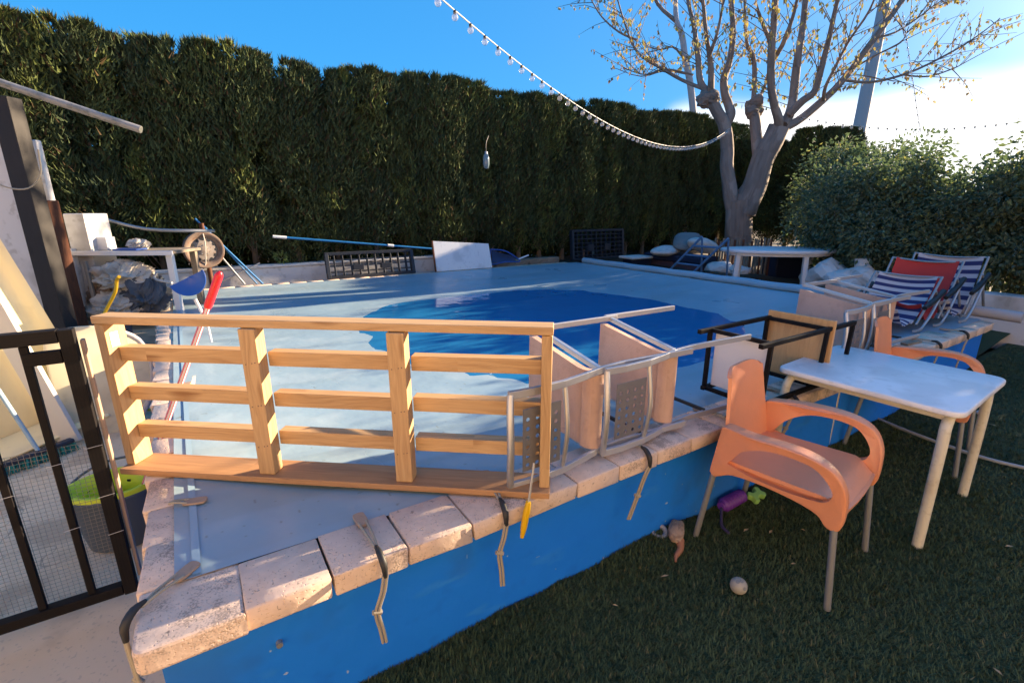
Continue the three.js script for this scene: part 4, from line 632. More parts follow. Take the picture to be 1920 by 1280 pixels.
// ---------------------------------------------------------------- toys, ball and hose on the lawn
{
  const t = thing('dog_toy', 'purple ribbed rubber dog toy by the blue wall', 'dog toy', [1.18, 0.042, -2.25], R(33));
  const pts = [], rad = []; for (let i = 0; i <= 36; i++) { pts.push(V3(-0.10 + 0.2 * i / 36, 0, 0)); rad.push(0.032 + 0.006 * Math.sin(i * 1.55) - (i < 3 || i > 33 ? 0.012 : 0)); }
  part('body', sweep(pts, rad, 14), std([0.13, 0.03, 0.33], 0.5), t);
  part('rope', sweep([V3(-0.09, -0.005, 0), V3(-0.15, -0.02, 0.04), V3(-0.20, -0.03, 0.08), V3(-0.22, -0.03, 0.13)], 0.008, 6, 4), std([0.05, 0.04, 0.11], 0.9), t);
}
single('bone_toy', (() => { const s = splineShape([[-0.05, -0.022], [-0.035, -0.03], [-0.018, -0.012], [0.018, -0.012], [0.035, -0.03], [0.052, -0.02], [0.042, 0], [0.052, 0.02], [0.035, 0.03], [0.018, 0.012], [-0.018, 0.012], [-0.035, 0.03], [-0.052, 0.02], [-0.042, 0]], 3); return extrude(s, 0.022, 0.005, 4).rotateX(-Math.PI / 2 + 0.3).rotateY(0.7).translate(1.335, 0.025, -2.31); })(), std([0.25, 0.50, 0.13], 0.6), 'small green bone shaped toy under the orange armchair', 'toy');
single('toy_ring', new THREE.TorusGeometry(0.033, 0.013, 10, 24).rotateX(-1.2).translate(0.715, 0.035, -2.005), std([0.30, 0.31, 0.33], 0.6), 'small grey rubber ring on the grass by the blue wall', 'ring');
{
  const r = mulberry(4), g = new THREE.IcosahedronGeometry(0.05, 4), p = g.attributes.position; for (let i = 0; i < p.count; i++) { const x = p.getX(i), y = p.getY(i), z = p.getZ(i), f = 1 + 0.25 * (NZ.fbm(x * 30 + 30, z * 30 + y * 22 + 30, 512, 3) - 0.5) * 2; p.setXYZ(i, x * f * 0.75, y * f * 0.7, z * f * 1.7); } g.computeVertexNormals();
  const t = thing('chewed_toy', 'brown chewed stuffed toy on the grass by the blue wall', 'toy', [0.80, 0.045, -2.0], R(-25));
  part('body', mergeVertices(g), M.cloth3, t); part('torn_strip', sweep([V3(0.02, -0.01, 0.05), V3(0.03, -0.025, 0.10), V3(0.015, -0.035, 0.15), V3(0.02, -0.035, 0.18)], [0.022, 0.015, 0.012, 0.005], 6, 3), M.terracotta, t);
}
{ const t = thing('ball', 'small pale ball with darker spots on the lawn', 'ball', [0.945, 0.036, -1.655]); const b = part('shell', new THREE.IcosahedronGeometry(0.034, 5), std([0.36, 0.34, 0.29], 0.6), t); const gs = [], r = mulberry(6); for (let i = 0; i < 8; i++) { const d = rdir(r); const c = new THREE.CircleGeometry(0.008, 10); c.lookAt(d); c.translate(d.x * 0.0345, d.y * 0.0345, d.z * 0.0345); gs.push(c); } part('spots', gs, std([0.22, 0.23, 0.23], 0.7), b); }
single('garden_hose', sweep([[2.55, 0.03, -3.75], [2.65, 0.03, -3.5], [2.737, 0.03, -3.33], [2.803, 0.03, -3.108], [2.901, 0.03, -2.875], [2.997, 0.03, -2.716], [3.122, 0.03, -2.608], [3.4, 0.03, -2.45], [3.8, 0.03, -2.38]], 0.012, 8, 5), std([0.30, 0.33, 0.36], 0.55), 'pale grey garden hose snaking over the lawn behind the table', 'hose');
single('round_stone', (() => { const g = new THREE.SphereGeometry(0.035, 12, 8); g.scale(1, 0.6, 0.8); return g.translate(3.62, 0.03, -3.42); })(), M.cushion, 'small pale stone on the grass near the right frame edge', 'stone');
single('brick_piece', rbox(0.09, 0.06, 0.06, 2.02, 0.045, -3.0, 0.008), M.terracotta, 'small brown block on the grass under the white table', 'block');

// ================================================================ the left side: gate, patio things, lean-to
{
  const g = thing('metal_gate', 'black metal gate of square bars with wire mesh at the left', 'gate', PW(-0.135, 0, 0.835), PA);
  // local x runs to the right along the pool edge; the gate extends to negative x
  const L = 1.5, y0 = 0.10, y1 = 1.135;
  part('end_post', rbox(0.042, y1 - y0 + 0.04, 0.042, -0.021, (y0 + y1) / 2, 0, 0.003), M.blackMetal, g);
  part('top_rail', rbox(L, 0.045, 0.042, -L / 2 - 0.043, y1 - 0.0, 0, 0.003), M.blackMetal, g);
  part('middle_rail', rbox(0.10, 0.045, 0.03, -0.094, y1 - 0.072, 0.0, 0.003), M.blackMetal, g);
  part('bottom_rail', rbox(L, 0.04, 0.042, -L / 2 - 0.043, y0 + 0.004, 0, 0.003), M.blackMetal, g);
  for (let i = 0; i < 9; i++) part('bar', rbox(0.022, y1 - y0 - 0.05, 0.022, -0.135 - i * 0.14, (y0 + y1) / 2, 0, 0.002), M.blackMetal, g);
  const ws = []; const thin = (w, h, x, y) => ws.push(new THREE.BoxGeometry(w, h, 0.0011).translate(x, y, -0.016));
  for (let x = -1.3; x < -0.04; x += 0.0155) thin(0.0011, 0.60, x, 0.43); for (let y = 0.14; y < 0.73; y += 0.0155) thin(1.28, 0.0011, -0.68, y);
  const m = part('wire_mesh', ws, M.wire, g); m.userData.kind = 'stuff';
  const ties = []; for (const [x, y] of [[-0.02, 0.72], [-0.02, 0.52], [-0.02, 0.36], [-0.135, 0.68], [-0.135, 0.42], [-0.275, 0.6]]) ties.push(sweep([V3(x - 0.024, y, 0.024), V3(x + 0.024, y + 0.004, 0.024)], 0.0012, 4)); part('wire_ties', ties, M.alu, g);
  part('latch_strip', rbox(0.012, 0.98, 0.03, 0.012, 0.62, -0.02, 0.003), M.leather, g);
}
{ // mop bucket with its wringer basket
  const t = thing('mop_bucket', 'dark grey mop bucket with lime green wringer behind the gate', 'bucket', [-1.88, 0.006, -2.0], R(20));
  const ov = (g) => { g.scale(1.12, 1, 0.92); return g; };
  part('bucket', ov(lathe([[0.0, 0.0], [0.118, 0.0], [0.125, 0.006], [0.163, 0.27], [0.172, 0.272], [0.172, 0.285], [0.160, 0.287], [0.120, 0.012], [0.0, 0.012]], 32)), M.greyBucket, t);
  const wr = part('wringer', ov(lathe([[0.168, 0.286], [0.166, 0.305], [0.150, 0.308], [0.132, 0.29], [0.098, 0.205], [0.09, 0.20], [0.094, 0.215], [0.126, 0.298], [0.155, 0.288]], 32)), M.limePlastic, t);
  part('wringer_lip', shell((s, q) => { const a = -0.6 + 2.0 * s; return V3(Math.cos(a) * 0.178, 0.29 + 0.07 * q * Math.sin(s * 3.14), -Math.sin(a) * 0.155); }, 14, 3, 0.006), M.limePlastic, wr);
  const hs = []; for (let i = 0; i < 9; i++) { const a = i * 0.7; hs.push(rbox(0.016, 0.014, 0.006, 0, 0, 0, 0.001).rotateY(-a + Math.PI / 2).translate(Math.cos(a) * 0.125, 0.25, Math.sin(a) * 0.10)); } part('drain_slots', hs, M.blackPlastic, wr);
  part('handle', new THREE.TorusGeometry(0.185, 0.006, 8, 30, Math.PI).rotateX(-1.25).translate(0, 0.285, -0.0), M.greyBucket, t);
}
{ // striped mop pole leaning in the bucket
  const b = V3(-1.83, 0.06, -1.95), e = V3(-1.29, 1.275, -2.12); const m = thing('mop_pole', 'red and white striped mop pole with red grip leaning in the bucket', 'mop pole', b);
  const d = e.clone().sub(b), pt = k => d.clone().multiplyScalar(k);
  part('pole', sweep([pt(0), pt(0.90)], 0.011, 12), std([0.72, 0.66, 0.66], 0.4), m);
  const side = V3(0.3, 0, 1).cross(d).normalize(), nrm = d.clone().normalize().cross(side).normalize(); const st = []; for (const a of [-1.15, -0.45, 0.25, 0.95, 2.2, 3.2, 4.2]) { const o = side.clone().multiplyScalar(Math.cos(a) * 0.0102).addScaledVector(nrm, Math.sin(a) * 0.0102); st.push(sweep([pt(0.0).add(o), pt(0.895).add(o)], 0.0021, 5)); } part('stripes', st, std([0.62, 0.03, 0.08], 0.45), m);
  part('grip', sweep([pt(0.875), pt(0.885), pt(0.99), pt(1.0), pt(1.005)], [0.014, 0.0175, 0.0175, 0.013, 0.006], 14), M.redPlastic, m);
}
{ // long-handled dustpan
  const t = thing('dustpan', 'blue plastic dustpan propped above the left edge of the pool', 'dustpan', [-2.40, 0.55, -3.62], R(12));
  const pan = shell((s, q) => { const th = R(-154) + R(180) * s, r0 = 0.001 + 0.132 * q; return V3(-0.025 + r0 * Math.cos(th), 0.505 + r0 * Math.sin(th), 0.02 + 0.055 * q * q + 0.01 * Math.sin(s * 3.1)); }, 26, 10, 0.005);
  part('pan', pan, M.bluePlastic, t);
  part('handle', sweep([V3(-0.02, 0.33, 0.0), V3(0.02, 0.22, 0.02), V3(0.045, 0.12, 0.03), V3(0.06, 0.0, 0.05)], [0.013, 0.012, 0.009, 0.008], 10, 3), M.whitePlastic, t);
  part('bracket', sweep([V3(-0.16, 0.46, -0.01), V3(-0.30, 0.475, -0.1), V3(-0.50, 0.47, -0.55)], 0.009, 8, 3), M.galv, t);
}
// ---------------------------------------------------------------- slide panel, plank and broom
{
  const t = thing('slide_panel', 'tall yellow plastic slide panel leaning at the left frame edge', 'slide', [-3.30, 0.02, -2.97], R(50));
  t.rotation.order = 'YXZ'; t.rotation.z = 0.22;
  const g = shell((s, q) => { const x = (s - 0.5) * 0.86; const rib = 0.022 * Math.exp(-Math.pow((s - 0.80) / 0.03, 2)) + 0.022 * Math.exp(-Math.pow((s - 0.68) / 0.03, 2)) + 0.05 * smooth(0.90, 1.0, s) + 0.03 * smooth(0.12, 0.0, s); return V3(x, 0.05 + 1.52 * q, -0.22 * q + rib + 0.06 * Math.sin(q * 3.14) - 0.0); }, 40, 24, 0.012);
  part('chute', g, M.slide, t);
  part('foot_curve', shell((s, q) => { const a = q * 1.25, x = (s - 0.5) * 0.86; return V3(x, 0.05 + 0.28 * (1 - Math.sin(1.2 - a * 0.2)) * 0 + 0.04 * Math.cos(a * 2), 0.02 + 0.22 * Math.sin(a)); }, 10, 8, 0.012), M.slide, t);
  const s2 = thing('slide_panel', 'cream moulded plastic panel standing beside the yellow slide', 'panel', [-2.86, 0, -3.18], R(40));
  const sh = splineShape([[-0.22, 0.0], [0.10, 0.02], [0.20, 0.18], [0.26, 0.42], [0.22, 0.62], [0.06, 0.74], [-0.16, 0.76], [-0.26, 0.70], [-0.26, 0.2]], 5);
  part('panel', toCreasedNormals(extrude(sh, 0.03, 0.012, 6).rotateX(-0.18), R(40)), std(white, 0.5, { map: grimy([0.62, 0.56, 0.40], [0.44, 0.38, 0.26], 0.4, 121, 1) }), s2);
  part('rim', sweep([[0.10, 0.02, 0.03], [0.21, 0.18, 0.0], [0.27, 0.42, -0.05], [0.23, 0.62, -0.085], [0.06, 0.74, -0.105]].map(p => V3(...p)), 0.02, 8, 4), M.poleGrey, s2);
  single('plank', bar(V3(-3.17, 1.05, -2.86), V3(-2.99, 0.03, -2.95), 0.15, 0.03), M.palePlank, 'pale white plank leaning behind the black gate', 'plank');
  const b = thing('broom', 'push broom with teal bristles standing behind the gate', 'broom', [-2.975, 0.0, -2.72], R(68));
  part('head', rbox(0.36, 0.03, 0.055, 0, 0.075, 0, 0.01), std([0.02, 0.03, 0.05], 0.6), b);
  const br = [], r = mulberry(8); for (let i = 0; i < 260; i++) { const x = -0.178 + 0.356 * r(), z = (r() - 0.5) * 0.05; br.push(sweep([V3(x, 0.07, z), V3(x * 1.06 + (r() - 0.5) * 0.03, 0.006, z * 1.5 + (r() - 0.5) * 0.02)], [0.004, 0.0028], 4)); } part('bristles', br, M.tealBrush, b);
  part('handle', sweep([V3(0, 0.08, 0), V3(-0.10, 0.9, -0.26), V3(-0.125, 1.1, -0.33)], 0.012, 10), std([0.30, 0.45, 0.55], 0.45), b);
}
// ---------------------------------------------------------------- the lean-to: wall, posts, workbench with clutter
{
  const w = thing('shed_wall', 'white painted shed wall at the left frame edge', 'wall', [-4.26, 0, -4.34], 0);
  part('wall_panel', rbox(1.6, 2.15, 0.08, -0.80, 1.075, 0, 0.01, 'x'), M.whitewash, w);
  part('wall_panel', rbox(0.24, 1.0, 0.06, -0.12, 1.64, -0.30, 0.01, 'x'), M.whitewash, w);
  part('wall_panel', rbox(0.20, 0.58, 0.06, -0.16, 0.88, -0.46, 0.01, 'x'), M.whitewash, w);
}
single('black_post', rbox(0.15, 2.4, 0.13, -4.04, 1.2, -4.2, 0.006, 'y'), std(white, 0.7, { map: woodTex([0.016, 0.014, 0.015], [0.007, 0.006, 0.007], 131, 2) }), 'thick blackened post in front of the white shed wall', 'post');
single('rust_post', rbox(0.13, 1.62, 0.12, -4.27, 0.81, -4.58, 0.01, 'y'), M.rustWood, 'reddish brown wooden post right of the black one', 'post');
single('white_cabinet', rbox(0.20, 1.5, 0.3, -4.28, 0.75, -4.98, 0.01, 'y'), M.whitewash, 'narrow white cabinet standing left of the workbench', 'cabinet');
{
  const t = thing('workbench', 'workbench with white front edge under the hedge', 'workbench', [-3.95, 0, -5.05], R(3));
  part('bench_top', rbox(1.12, 0.03, 0.5, 0, 1.125, 0, 0.004, 'x'), M.greyWood, t);
  part('front_edge', rbox(1.14, 0.045, 0.02, 0, 1.123, 0.262, 0.004, 'x'), M.whitePlastic, t);
  for (const [x, z] of [[-0.5, 0.2], [0.5, 0.2], [-0.5, -0.2], [0.5, -0.2]]) part('leg', rbox(0.06, 1.11, 0.05, x, 0.555, z, 0.004, 'y'), x > 0 && z > 0 ? M.whitePlastic : M.greyWood, t);
  part('lower_shelf', rbox(1.0, 0.03, 0.45, 0, 0.45, 0, 0.004, 'x'), M.greyWood, t);
  part('front_rail', bar(V3(-0.26, 1.05, 0.29), V3(-0.20, 0.02, 0.34), 0.03, 0.03), M.galv, t);
}
{ // clothes heaped under the bench, a few separate bundles
  const heap = (label, x, y, z, sx, sy, sz, seed, mat) => { const g = new THREE.IcosahedronGeometry(1, 24), p = g.attributes.position; for (let i = 0; i < p.count; i++) { const a = p.getX(i), b = p.getY(i), c = p.getZ(i); const wx = NZ2.fbm(a * 1.2 + seed, c * 1.2 + b + seed, 512, 2) * 3; const rd = 1 - Math.abs(2 * NZ.fbm(a * 2.2 + wx + seed, b * 2.2 + c * 1.8 + wx * 0.7 + seed, 512, 3) - 1), rd2 = 1 - Math.abs(2 * NZ2.n(a * 6 + wx * 2 + seed, b * 4 + c * 5 + wx + seed, 512) - 1); const f = 0.72 + 0.42 * Math.pow(rd, 2.5) + 0.16 * Math.pow(rd2, 3); p.setXYZ(i, a * f * sx, Math.max(-0.8, b * f) * sy, c * f * sz); } g.computeVertexNormals(); const m = single('cloth_bundle', mergeVertices(g), mat, label, 'cloth', 'cloths heaped under the workbench'); m.position.set(x, y, z); return m; };
  heap('brownish crumpled cloth at the left of the heap under the workbench', -4.18, 0.68, -4.92, 0.20, 0.24, 0.16, 11, M.cloth3);
  heap('large white crumpled sheet on the heap under the workbench', -3.93, 0.88, -4.86, 0.27, 0.15, 0.17, 29, M.cloth1);
  heap('dark blue crumpled cloth at the right of the heap under the workbench', -3.73, 0.68, -4.84, 0.20, 0.22, 0.16, 47, M.cloth2);
  heap('grey crumpled cloth at the bottom of the heap under the workbench', -3.98, 0.58, -4.78, 0.26, 0.16, 0.14, 63, M.cloth1);
  heap('small white rag lying on the workbench', -3.83, 1.19, -5.0, 0.10, 0.055, 0.08, 75, M.cloth1);
  single('white_box', rbox(0.15, 0.13, 0.12, -4.16, 1.205, -4.98, 0.006), M.whitePlastic, 'small white box on the workbench', 'box');
  single('blue_tray', rbox(0.24, 0.02, 0.16, -3.86, 1.152, -4.92, 0.006), M.bluePlastic, 'flat blue tray on the workbench', 'tray');
}
single('white_pipe', sweep([V3(-4.3, 2.62, -3.9), V3(-3.85, 2.46, -4.0), V3(-2.99, 2.16, -4.18)], 0.029, 12), std(white, 0.5, { map: grimy([0.27, 0.265, 0.25], [0.10, 0.11, 0.09], 0.8, 137, 2) }), 'pale sloping pipe sticking out before the hedge at upper left', 'pipe');
single('hanging_cable', sweep([V3(-3.60, 1.98, -3.9), V3(-3.63, 1.80, -3.9), V3(-3.75, 1.70, -3.9), V3(-3.95, 1.72, -3.9), V3(-4.1, 1.86, -3.9)], 0.006, 6, 5), M.cord, 'thin cable looping down below the sloping pipe', 'cable');
single('curved_rail', sweep([V3(-4.45, 1.15, -5.25), V3(-4.46, 1.40, -5.25), V3(-4.40, 1.45, -5.22), V3(-3.94, 1.335, -5.3), V3(-3.5, 1.30, -5.7), V3(-4.02, 1.27, -6.42)].slice(0, 5).concat([V3(-3.62, 1.29, -5.95)]), 0.018, 8, 5), M.galv, 'curved grey pipe bending over the workbench', 'pipe');
single('yellow_hose', sweep([V3(-3.40, 0.98, -4.15), V3(-3.47, 0.94, -4.2), V3(-3.50, 0.85, -4.2), V3(-3.62, 0.66, -4.18), V3(-3.66, 0.4, -4.0), V3(-3.4, 0.06, -3.7), V3(-3.0, 0.03, -3.65), V3(-2.55, 0.03, -3.75)], 0.014, 8, 6), M.yellowPlastic, 'yellow hose hanging from the workbench and trailing over the patio', 'hose');
single('yellow_hose', sweep([V3(-3.3, 0.03, -3.52), V3(-2.9, 0.03, -3.48), V3(-2.4, 0.03, -3.55)], 0.012, 8, 6), M.yellowPlastic, 'second yellow hose run lying flat on the patio', 'hose');
{ // old wheel hung on a post
  const t = thing('old_wheel', 'rusty round wheel rim hung on a post at the far left corner', 'wheel', PW(0.30, 1.02, 6.33), PA + R(14));
  part('rim', lathe([[0.155, -0.03], [0.205, -0.04], [0.232, -0.045], [0.240, -0.03], [0.236, 0.0], [0.240, 0.03], [0.232, 0.045], [0.205, 0.035], [0.16, 0.02], [0.155, -0.03]], 40).rotateX(Math.PI / 2), M.rust, t);
  const disc = part('disc', lathe([[0.0, 0.03], [0.05, 0.03], [0.07, 0.012], [0.12, 0.02], [0.165, 0.008], [0.165, -0.005], [0.0, 0.0]], 36).rotateX(Math.PI / 2), M.drum, t);
  const hs = []; for (let i = 0; i < 12; i++) { const a = i / 12 * 6.2832; hs.push(new THREE.CylinderGeometry(0.020, 0.020, 0.004, 10).rotateX(Math.PI / 2).translate(Math.cos(a) * 0.140, Math.sin(a) * 0.140, 0.019)); } part('vent_holes', hs, M.blackPlastic, disc);
  const bs = []; for (let i = 0; i < 5; i++) { const a = i / 5 * 6.2832 + 0.3; bs.push(new THREE.CylinderGeometry(0.008, 0.008, 0.012, 6).rotateX(Math.PI / 2).translate(Math.cos(a) * 0.06, Math.sin(a) * 0.06, 0.024)); } part('bolts', bs, M.galv, disc);
  part('hanger', sweep([V3(0.01, 0.26, 0.02), V3(0.015, 0.1, 0.05), V3(0.0, -0.05, 0.05), V3(-0.02, -0.20, 0.03), V3(-0.06, -0.28, 0.0)], 0.008, 6, 3), M.rope, t);
  single('wheel_post', sweep([PW(0.33, 0.45, 6.42), PW(0.32, 1.36, 6.42)], 0.03, 10), M.rustWood, 'brown post carrying the old wheel rim', 'post');
}
single('blue_pole', sweep([PW(0.26, 1.42, 6.46), PW(0.95, 0.50, 6.42)], 0.013, 8), M.bluePole, 'slanting blue pole crossing behind the wheel rim', 'pole');
single('blue_pole', sweep([PW(0.34, 1.34, 6.50), PW(0.88, 0.50, 6.46)], 0.009, 8), M.bluePole, 'thinner blue pole parallel to the slanting one', 'pole');
single('grey_strut', sweep([PW(0.95, 0.80, 6.44), PW(0.40, 0.56, 6.40)], 0.010, 8), M.galv, 'grey strut crossing the blue poles in front of the white wall', 'strut');
single('grey_strut', sweep([PW(0.45, 0.98, 6.44), PW(0.72, 0.52, 6.40)], 0.012, 8), M.galv, 'grey strut leaning against the white wall below the wheel', 'strut');

// ================================================================ clutter along the far edge and beyond
{ // telescopic pole
  const t = thing('telescopic_pole', 'long blue telescopic pool pole with white ends before the hedge', 'pole', PW(1.18, 1.16, 6.42), PA);
  part('tube', sweep([V3(0.1, -0.012, 0), V3(2.42, -0.275, 0.02)], 0.016, 10), M.bluePole, t);
  part('end_grip', sweep([V3(-0.02, 0.002, 0), V3(0.16, -0.018, 0)], 0.021, 10), M.whitePlastic, t);
  part('lock_collar', sweep([V3(1.64, -0.186, 0.013), V3(1.74, -0.198, 0.013)], 0.024, 10), M.whitePlastic, t);
}
function crate(label, u, v, y, w, h, cols, rows, lean) {
  const t = thing('plastic_pallet', label, 'plastic pallet', PW(u, y, v), PA, 'black plastic pallets leaning at the far edge');
  const g = new THREE.Group(); const d = 0.09; const P = (x, yy, z) => { const c = Math.cos(lean), s = Math.sin(lean); return V3(x, yy * c - z * s * 0, -yy * s + z); };
  part('border', [bar(P(0, 0.02, 0), P(w, 0.02, 0), d, 0.04), bar(P(0, h, 0), P(w, h, 0), d, 0.04), bar(P(0.02, 0, 0), P(0.02, h, 0), 0.05, d), bar(P(w - 0.02, 0, 0), P(w - 0.02, h, 0), 0.05, d)], M.darkCrate, t);
  for (let i = 1; i < cols; i++) part('rib', bar(P(w * i / cols, 0, 0), P(w * i / cols, h, 0), 0.014, d * 0.8), M.darkCrate, t);
  for (let j = 1; j < rows; j++) part('rib', bar(P(0, h * j / rows, 0), P(w, h * j / rows, 0), d * 0.8, 0.014), M.darkCrate, t);
  for (const f of [0.34, 0.66]) part('block', bar(P(w * f - 0.08, h * 0.42, 0.01), P(w * f + 0.08, h * 0.42, 0.01), d * 0.9, h * 0.22), M.darkCrate, t);
  return t;
}
crate('long dark plastic pallet leaning under the telescopic pole', 1.80, 6.16, 0.535, 1.36, 0.37, 11, 4, 0.25);
crate('square dark plastic pallet standing at the far corner of the pool', 6.56, 6.28, 0.535, 1.42, 0.58, 11, 7, 0.10);
{ const t = thing('white_board', 'white painted board leaning at the far edge of the pool', 'board', PW(3.50, 0.535, 6.10), PA);
  const s = shapeOf([[0.02, 0.0], [1.08, -0.0], [1.06, 0.42], [0.02, 0.50]]); part('panel', metreUV(extrude(s, 0.018, 0.002).rotateX(-0.22), 'x'), std(white, 0.5, { map: grimy([0.66, 0.70, 0.74], [0.42, 0.47, 0.52], 0.6, 141, 1.2) }), t);
  part('edge_trim', bar(V3(0.0, 0.0, 0.015), V3(0.0, 0.50, -0.095), 0.02, 0.03), M.rustWood, t); }
{ const t = thing('leaf_net', 'blue framed pool net lying right of the white board', 'net', PW(4.62, 0.545, 6.2), PA);
  part('frame', sweep([V3(0, 0.30, 0), V3(0.30, 0.26, 0), V3(0.55, 0.12, 0.02), V3(0.62, 0.06, 0.02), V3(0.3, 0.06, 0), V3(0.0, 0.05, 0), V3(0, 0.30, 0)], 0.012, 8, 4), M.bluePlastic, t);
  part('mesh', shell((a, b) => V3(0.02 + 0.5 * a, 0.06 + (0.22 - 0.13 * a) * b, -0.05 * Math.sin(a * 3.1) * Math.sin(b * 3.1)), 8, 6, 0.003), std([0.02, 0.05, 0.13], 0.9), t);
  part('handle', sweep([V3(0.58, 0.10, 0.02), V3(0.80, 0.16, 0.03)], 0.014, 8), M.whitePlastic, t); }
{ const t = thing('hanging_lantern', 'small pale glass lantern hanging in the hedge', 'lantern', [-0.4, 2.36, -7.9]);
  part('glass', lathe([[0.0, -0.22], [0.035, -0.21], [0.05, -0.15], [0.05, -0.07], [0.035, -0.01], [0.02, 0.0]], 18), std([0.16, 0.22, 0.25], 0.15), t); part('cap', lathe([[0.024, -0.005], [0.024, 0.03], [0, 0.04]], 12), M.galv, t); part('hook', sweep([V3(0, 0.03, 0), V3(0.0, 0.14, -0.02), V3(0.03, 0.3, -0.3)], 0.004, 5, 3), M.wire, t); }
// ladder beyond the roller
{ const t = thing('pool_ladder', 'blue metal pool ladder leaning beyond the rolled cover', 'ladder', PW(6.9, 0.12, 4.1), PA);
  const rail = z => sweep([V3(0.0, 0.0, z - 0.42), V3(0.04, 1.0, z + 0.53)], 0.019, 8);
  part('rail', rail(0), M.slateBlue, t); part('rail', rail(0.46), M.slateBlue, t);
  for (const [y, dz, x] of [[0.55, 0.103, 0.022], [0.70, 0.245, 0.028], [0.85, 0.388, 0.034]]) part('rung', sweep([V3(x, y, dz), V3(x, y, dz + 0.46)], 0.016, 8), M.slateBlue, t);
  part('rear_leg', sweep([V3(0.06, 0.97, 0.52), V3(0.35, 0.0, 0.40)], 0.016, 8), M.slateBlue, t); part('rear_leg', sweep([V3(0.06, 0.97, 0.98), V3(0.35, 0.0, 0.86)], 0.016, 8), M.slateBlue, t); }
// far white table
{ const t = thing('oval_table', 'white plastic oval table beyond the rolled end of the cover', 'table', PW(7.87, 0.22, 2.85), R(-2));
  const s = new THREE.Shape(); s.absellipse(0, 0, 0.86, 0.48, 0, Math.PI * 2); const top = extrude(s, 0.025, 0.012, 40).rotateX(-Math.PI / 2).translate(0, 0.69, 0); part('table_top', toCreasedNormals(top, R(40)), M.whitePlastic, t);
  const a = new THREE.Shape(); a.absellipse(0, 0, 0.80, 0.42, 0, Math.PI * 2); part('apron', extrude(a, 0.04, 0.002, 40).rotateX(-Math.PI / 2).translate(0, 0.635, 0), M.whitePlastic, t);
  for (const [x, z] of [[-0.68, 0.18], [-0.44, -0.30], [0.24, 0.36], [0.62, -0.20]]) part('leg', bar(V3(x, 0.66, z), V3(x * 1.05, 0.0, z * 1.06), 0.075, 0.055, 0.01), M.whitePlastic, t); }
single('dark_bin', rbox(0.5, 0.55, 0.4, 0, 0.275, 0, 0.03).rotateY(0.1).translate(...PW(8.62, 0.3, 3.15).toArray()), M.navyBin, 'dark navy storage box under the far white table', 'storage box');
// cushions on a dark seat
{ const t = thing('garden_daybed', 'low dark garden bench piled with cushions near the tree', 'bench', PW(8.2, 0.2, 4.95), PA + R(90));
  part('seat', rbox(1.35, 0.12, 0.6, 0, 0.42, 0, 0.03), M.navyBin, t); part('base', rbox(1.25, 0.36, 0.5, 0, 0.18, 0, 0.02), std([0.09, 0.05, 0.06], 0.8), t);
  const cush = (label, u, y, v, sx, sy, sz, rz, ry, mat) => { const g = new THREE.SphereGeometry(1, 24, 16), p = g.attributes.position; for (let i = 0; i < p.count; i++) { let x = p.getX(i), yy = p.getY(i), z = p.getZ(i); const k = n => Math.sign(n) * Math.pow(Math.abs(n), 0.62); const f = 1 + 0.05 * (NZ.n(x * 5 + 9, z * 5 + 9, 64) - 0.5); p.setXYZ(i, k(x) * sx * f, yy * sy * (1 - 0.3 * Math.max(Math.abs(x), Math.abs(z))), k(z) * sz * f); } g.computeVertexNormals(); g.rotateZ(rz); g.rotateY(ry); const m = single('cushion', g, mat, label, 'cushion', 'cushions piled on the garden bench'); m.position.copy(PW(u, y, v)); return m; };
  cush('white patterned cushion lying in front on the garden bench', 7.95, 0.75, 5.1, 0.36, 0.10, 0.24, 0.05, 0.9, M.cushion);
  cush('grey green cushion leaning behind the white one', 8.25, 0.93, 4.85, 0.30, 0.12, 0.26, 0.45, 1.2, M.greyCushion);
  cush('pale grey cushion at the right end of the garden bench', 8.2, 0.88, 4.45, 0.30, 0.13, 0.24, -0.3, 0.6, M.cushion); }
single('low_stool', rbox(0.55, 0.05, 0.4, 0, 0, 0, 0.02).rotateY(0.5).translate(...PW(7.5, 0.62, 5.45).toArray()), M.cushion, 'pale low tray beside the cushioned bench', 'tray');
single('stone_trough', rbox(0.5, 0.5, 0.3, 0, 0, 0, 0.02).rotateY(0.5).translate(...PW(7.6, 0.36, 5.5).toArray()), M.navyBin, 'dark trough under the pale tray', 'trough');
// picket fence round the tree
{ const t = thing('picket_fence', 'low brown picket fence in front of the bare tree', 'fence', PW(8.4, 0.2, 4.45), PA); const r = mulberry(9);
  for (let i = 0; i < 22; i++) { const z = i * 0.056, h = 0.80 + (r() - 0.5) * 0.09 + (i > 16 ? 0.05 : 0); part('picket', rbox(0.022, h, 0.034, (r() - 0.5) * 0.02, h / 2, z, 0.004, 'y'), i % 3 ? M.greyWood : M.rustWood, t); }
  part('wire', [sweep([V3(0.015, 0.25, 0), V3(0.015, 0.25, 1.2)], 0.004, 4), sweep([V3(0.015, 0.62, 0), V3(0.015, 0.62, 1.2)], 0.004, 4)], M.wire, t); }
{ const t = thing('flower_pot', 'small white flower pot on the raised bed', 'flower pot', PW(8.05, 0.70, 1.75)); part('pot', lathe([[0, 0], [0.07, 0], [0.095, 0.17], [0.085, 0.17], [0.06, 0.015], [0, 0.015]], 18), M.whitePlastic, t); }
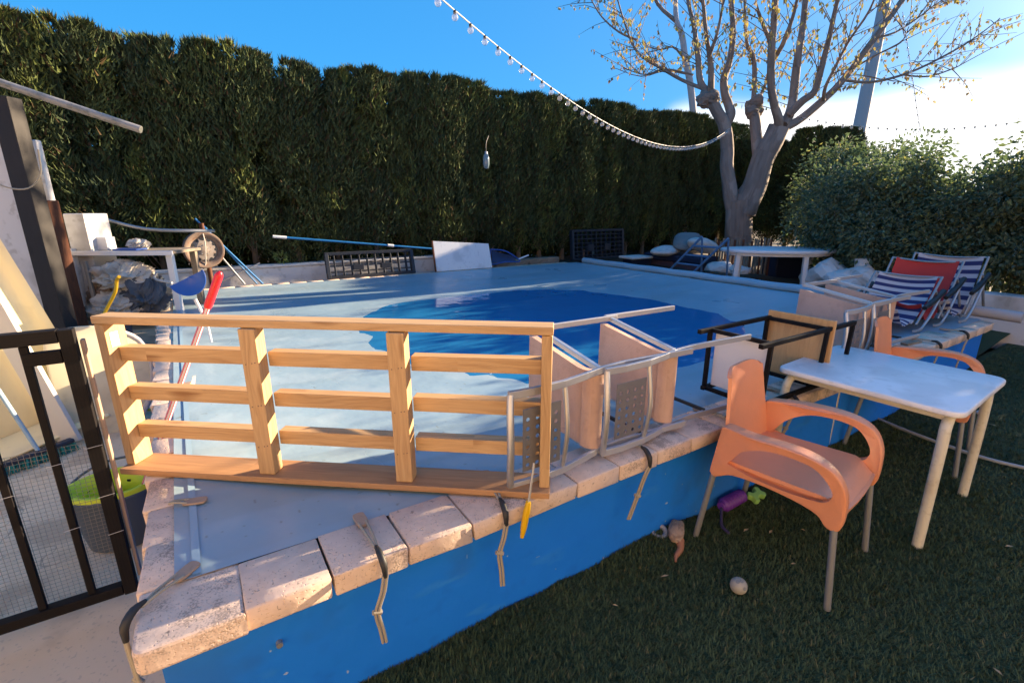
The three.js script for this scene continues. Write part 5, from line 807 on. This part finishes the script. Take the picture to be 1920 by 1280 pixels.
single('weed', (() => { const r = mulberry(44), pos = [], col = []; for (let i = 0; i < 60; i++) { const d = rdir(r); kite(pos, col, V3(d.x * 0.06, 0.06 + d.y * 0.05, d.z * 0.06), d, d.clone().cross(rdir(r)).normalize(), 0.07, 0.035, [0.16, 0.24, 0.05]); } const g = leafGeo(pos, col); const p = PW(1.26, 0.78, 6.62); return g.translate(p.x, p.y, p.z); })(), M.broadleaf, 'small bright green weed growing at the white back wall', 'plant');
// ---------------------------------------------------------------- string lights
function stringLights(label, a, b, sag, n, size, from = 0) {
  const t = thing('string_lights', label, 'string lights', a, 0, 'strings of clear bulbs'); const d = b.clone().sub(a); const at = k => d.clone().multiplyScalar(k).add(V3(0, -sag * 4 * k * (1 - k), 0));
  const pts = []; for (let i = 0; i <= 40; i++) pts.push(at(i / 40)); part('cable', sweep(pts, 0.004, 5), M.whiteCable, t);
  const glob = lathe([[0, -0.062], [0.012, -0.060], [0.021, -0.05], [0.0235, -0.04], [0.021, -0.03], [0.013, -0.019], [0.010, -0.012]].map(p => [p[0] * size, p[1] * size]), 10), sock = lathe([[0, 0.004], [0.008, 0.004], [0.0115, -0.004], [0.0115, -0.02], [0, -0.02]].map(p => [p[0] * size, p[1] * size]), 8);
  const G = prep(glob), S = prep(sock);
  for (let i = 0; i < n; i++) { const k = from + (1 - from) * (i + 0.5) / n; const s = new THREE.Mesh(S, M.blackPlastic); s.name = 'bulb_socket'; s.position.copy(at(k)); t.add(s); const m = new THREE.Mesh(G, M.glassBulb); m.name = 'bulb'; s.add(m); s.castShadow = m.castShadow = s.receiveShadow = m.receiveShadow = true; }
  return t;
}
stringLights('string of clear bulbs swooping from the upper centre down to the tree', V3(-0.948, 2.854, -2.02), V3(4.0, 2.96, -9.55), 0.633, 66, 0.8);
stringLights('string of clear bulbs running right from the tree to the bushes', V3(5.04, 3.19, -9.5), V3(9.3, 3.12, -7.9), 0.32, 34, 1.0);
stringLights('short string of bulbs hanging steeply down to the bushes', V3(5.68, 4.3, -8.0), V3(6.31, 2.68, -8.0), 0.0, 16, 0.8);

renderer.render(scene, camera);
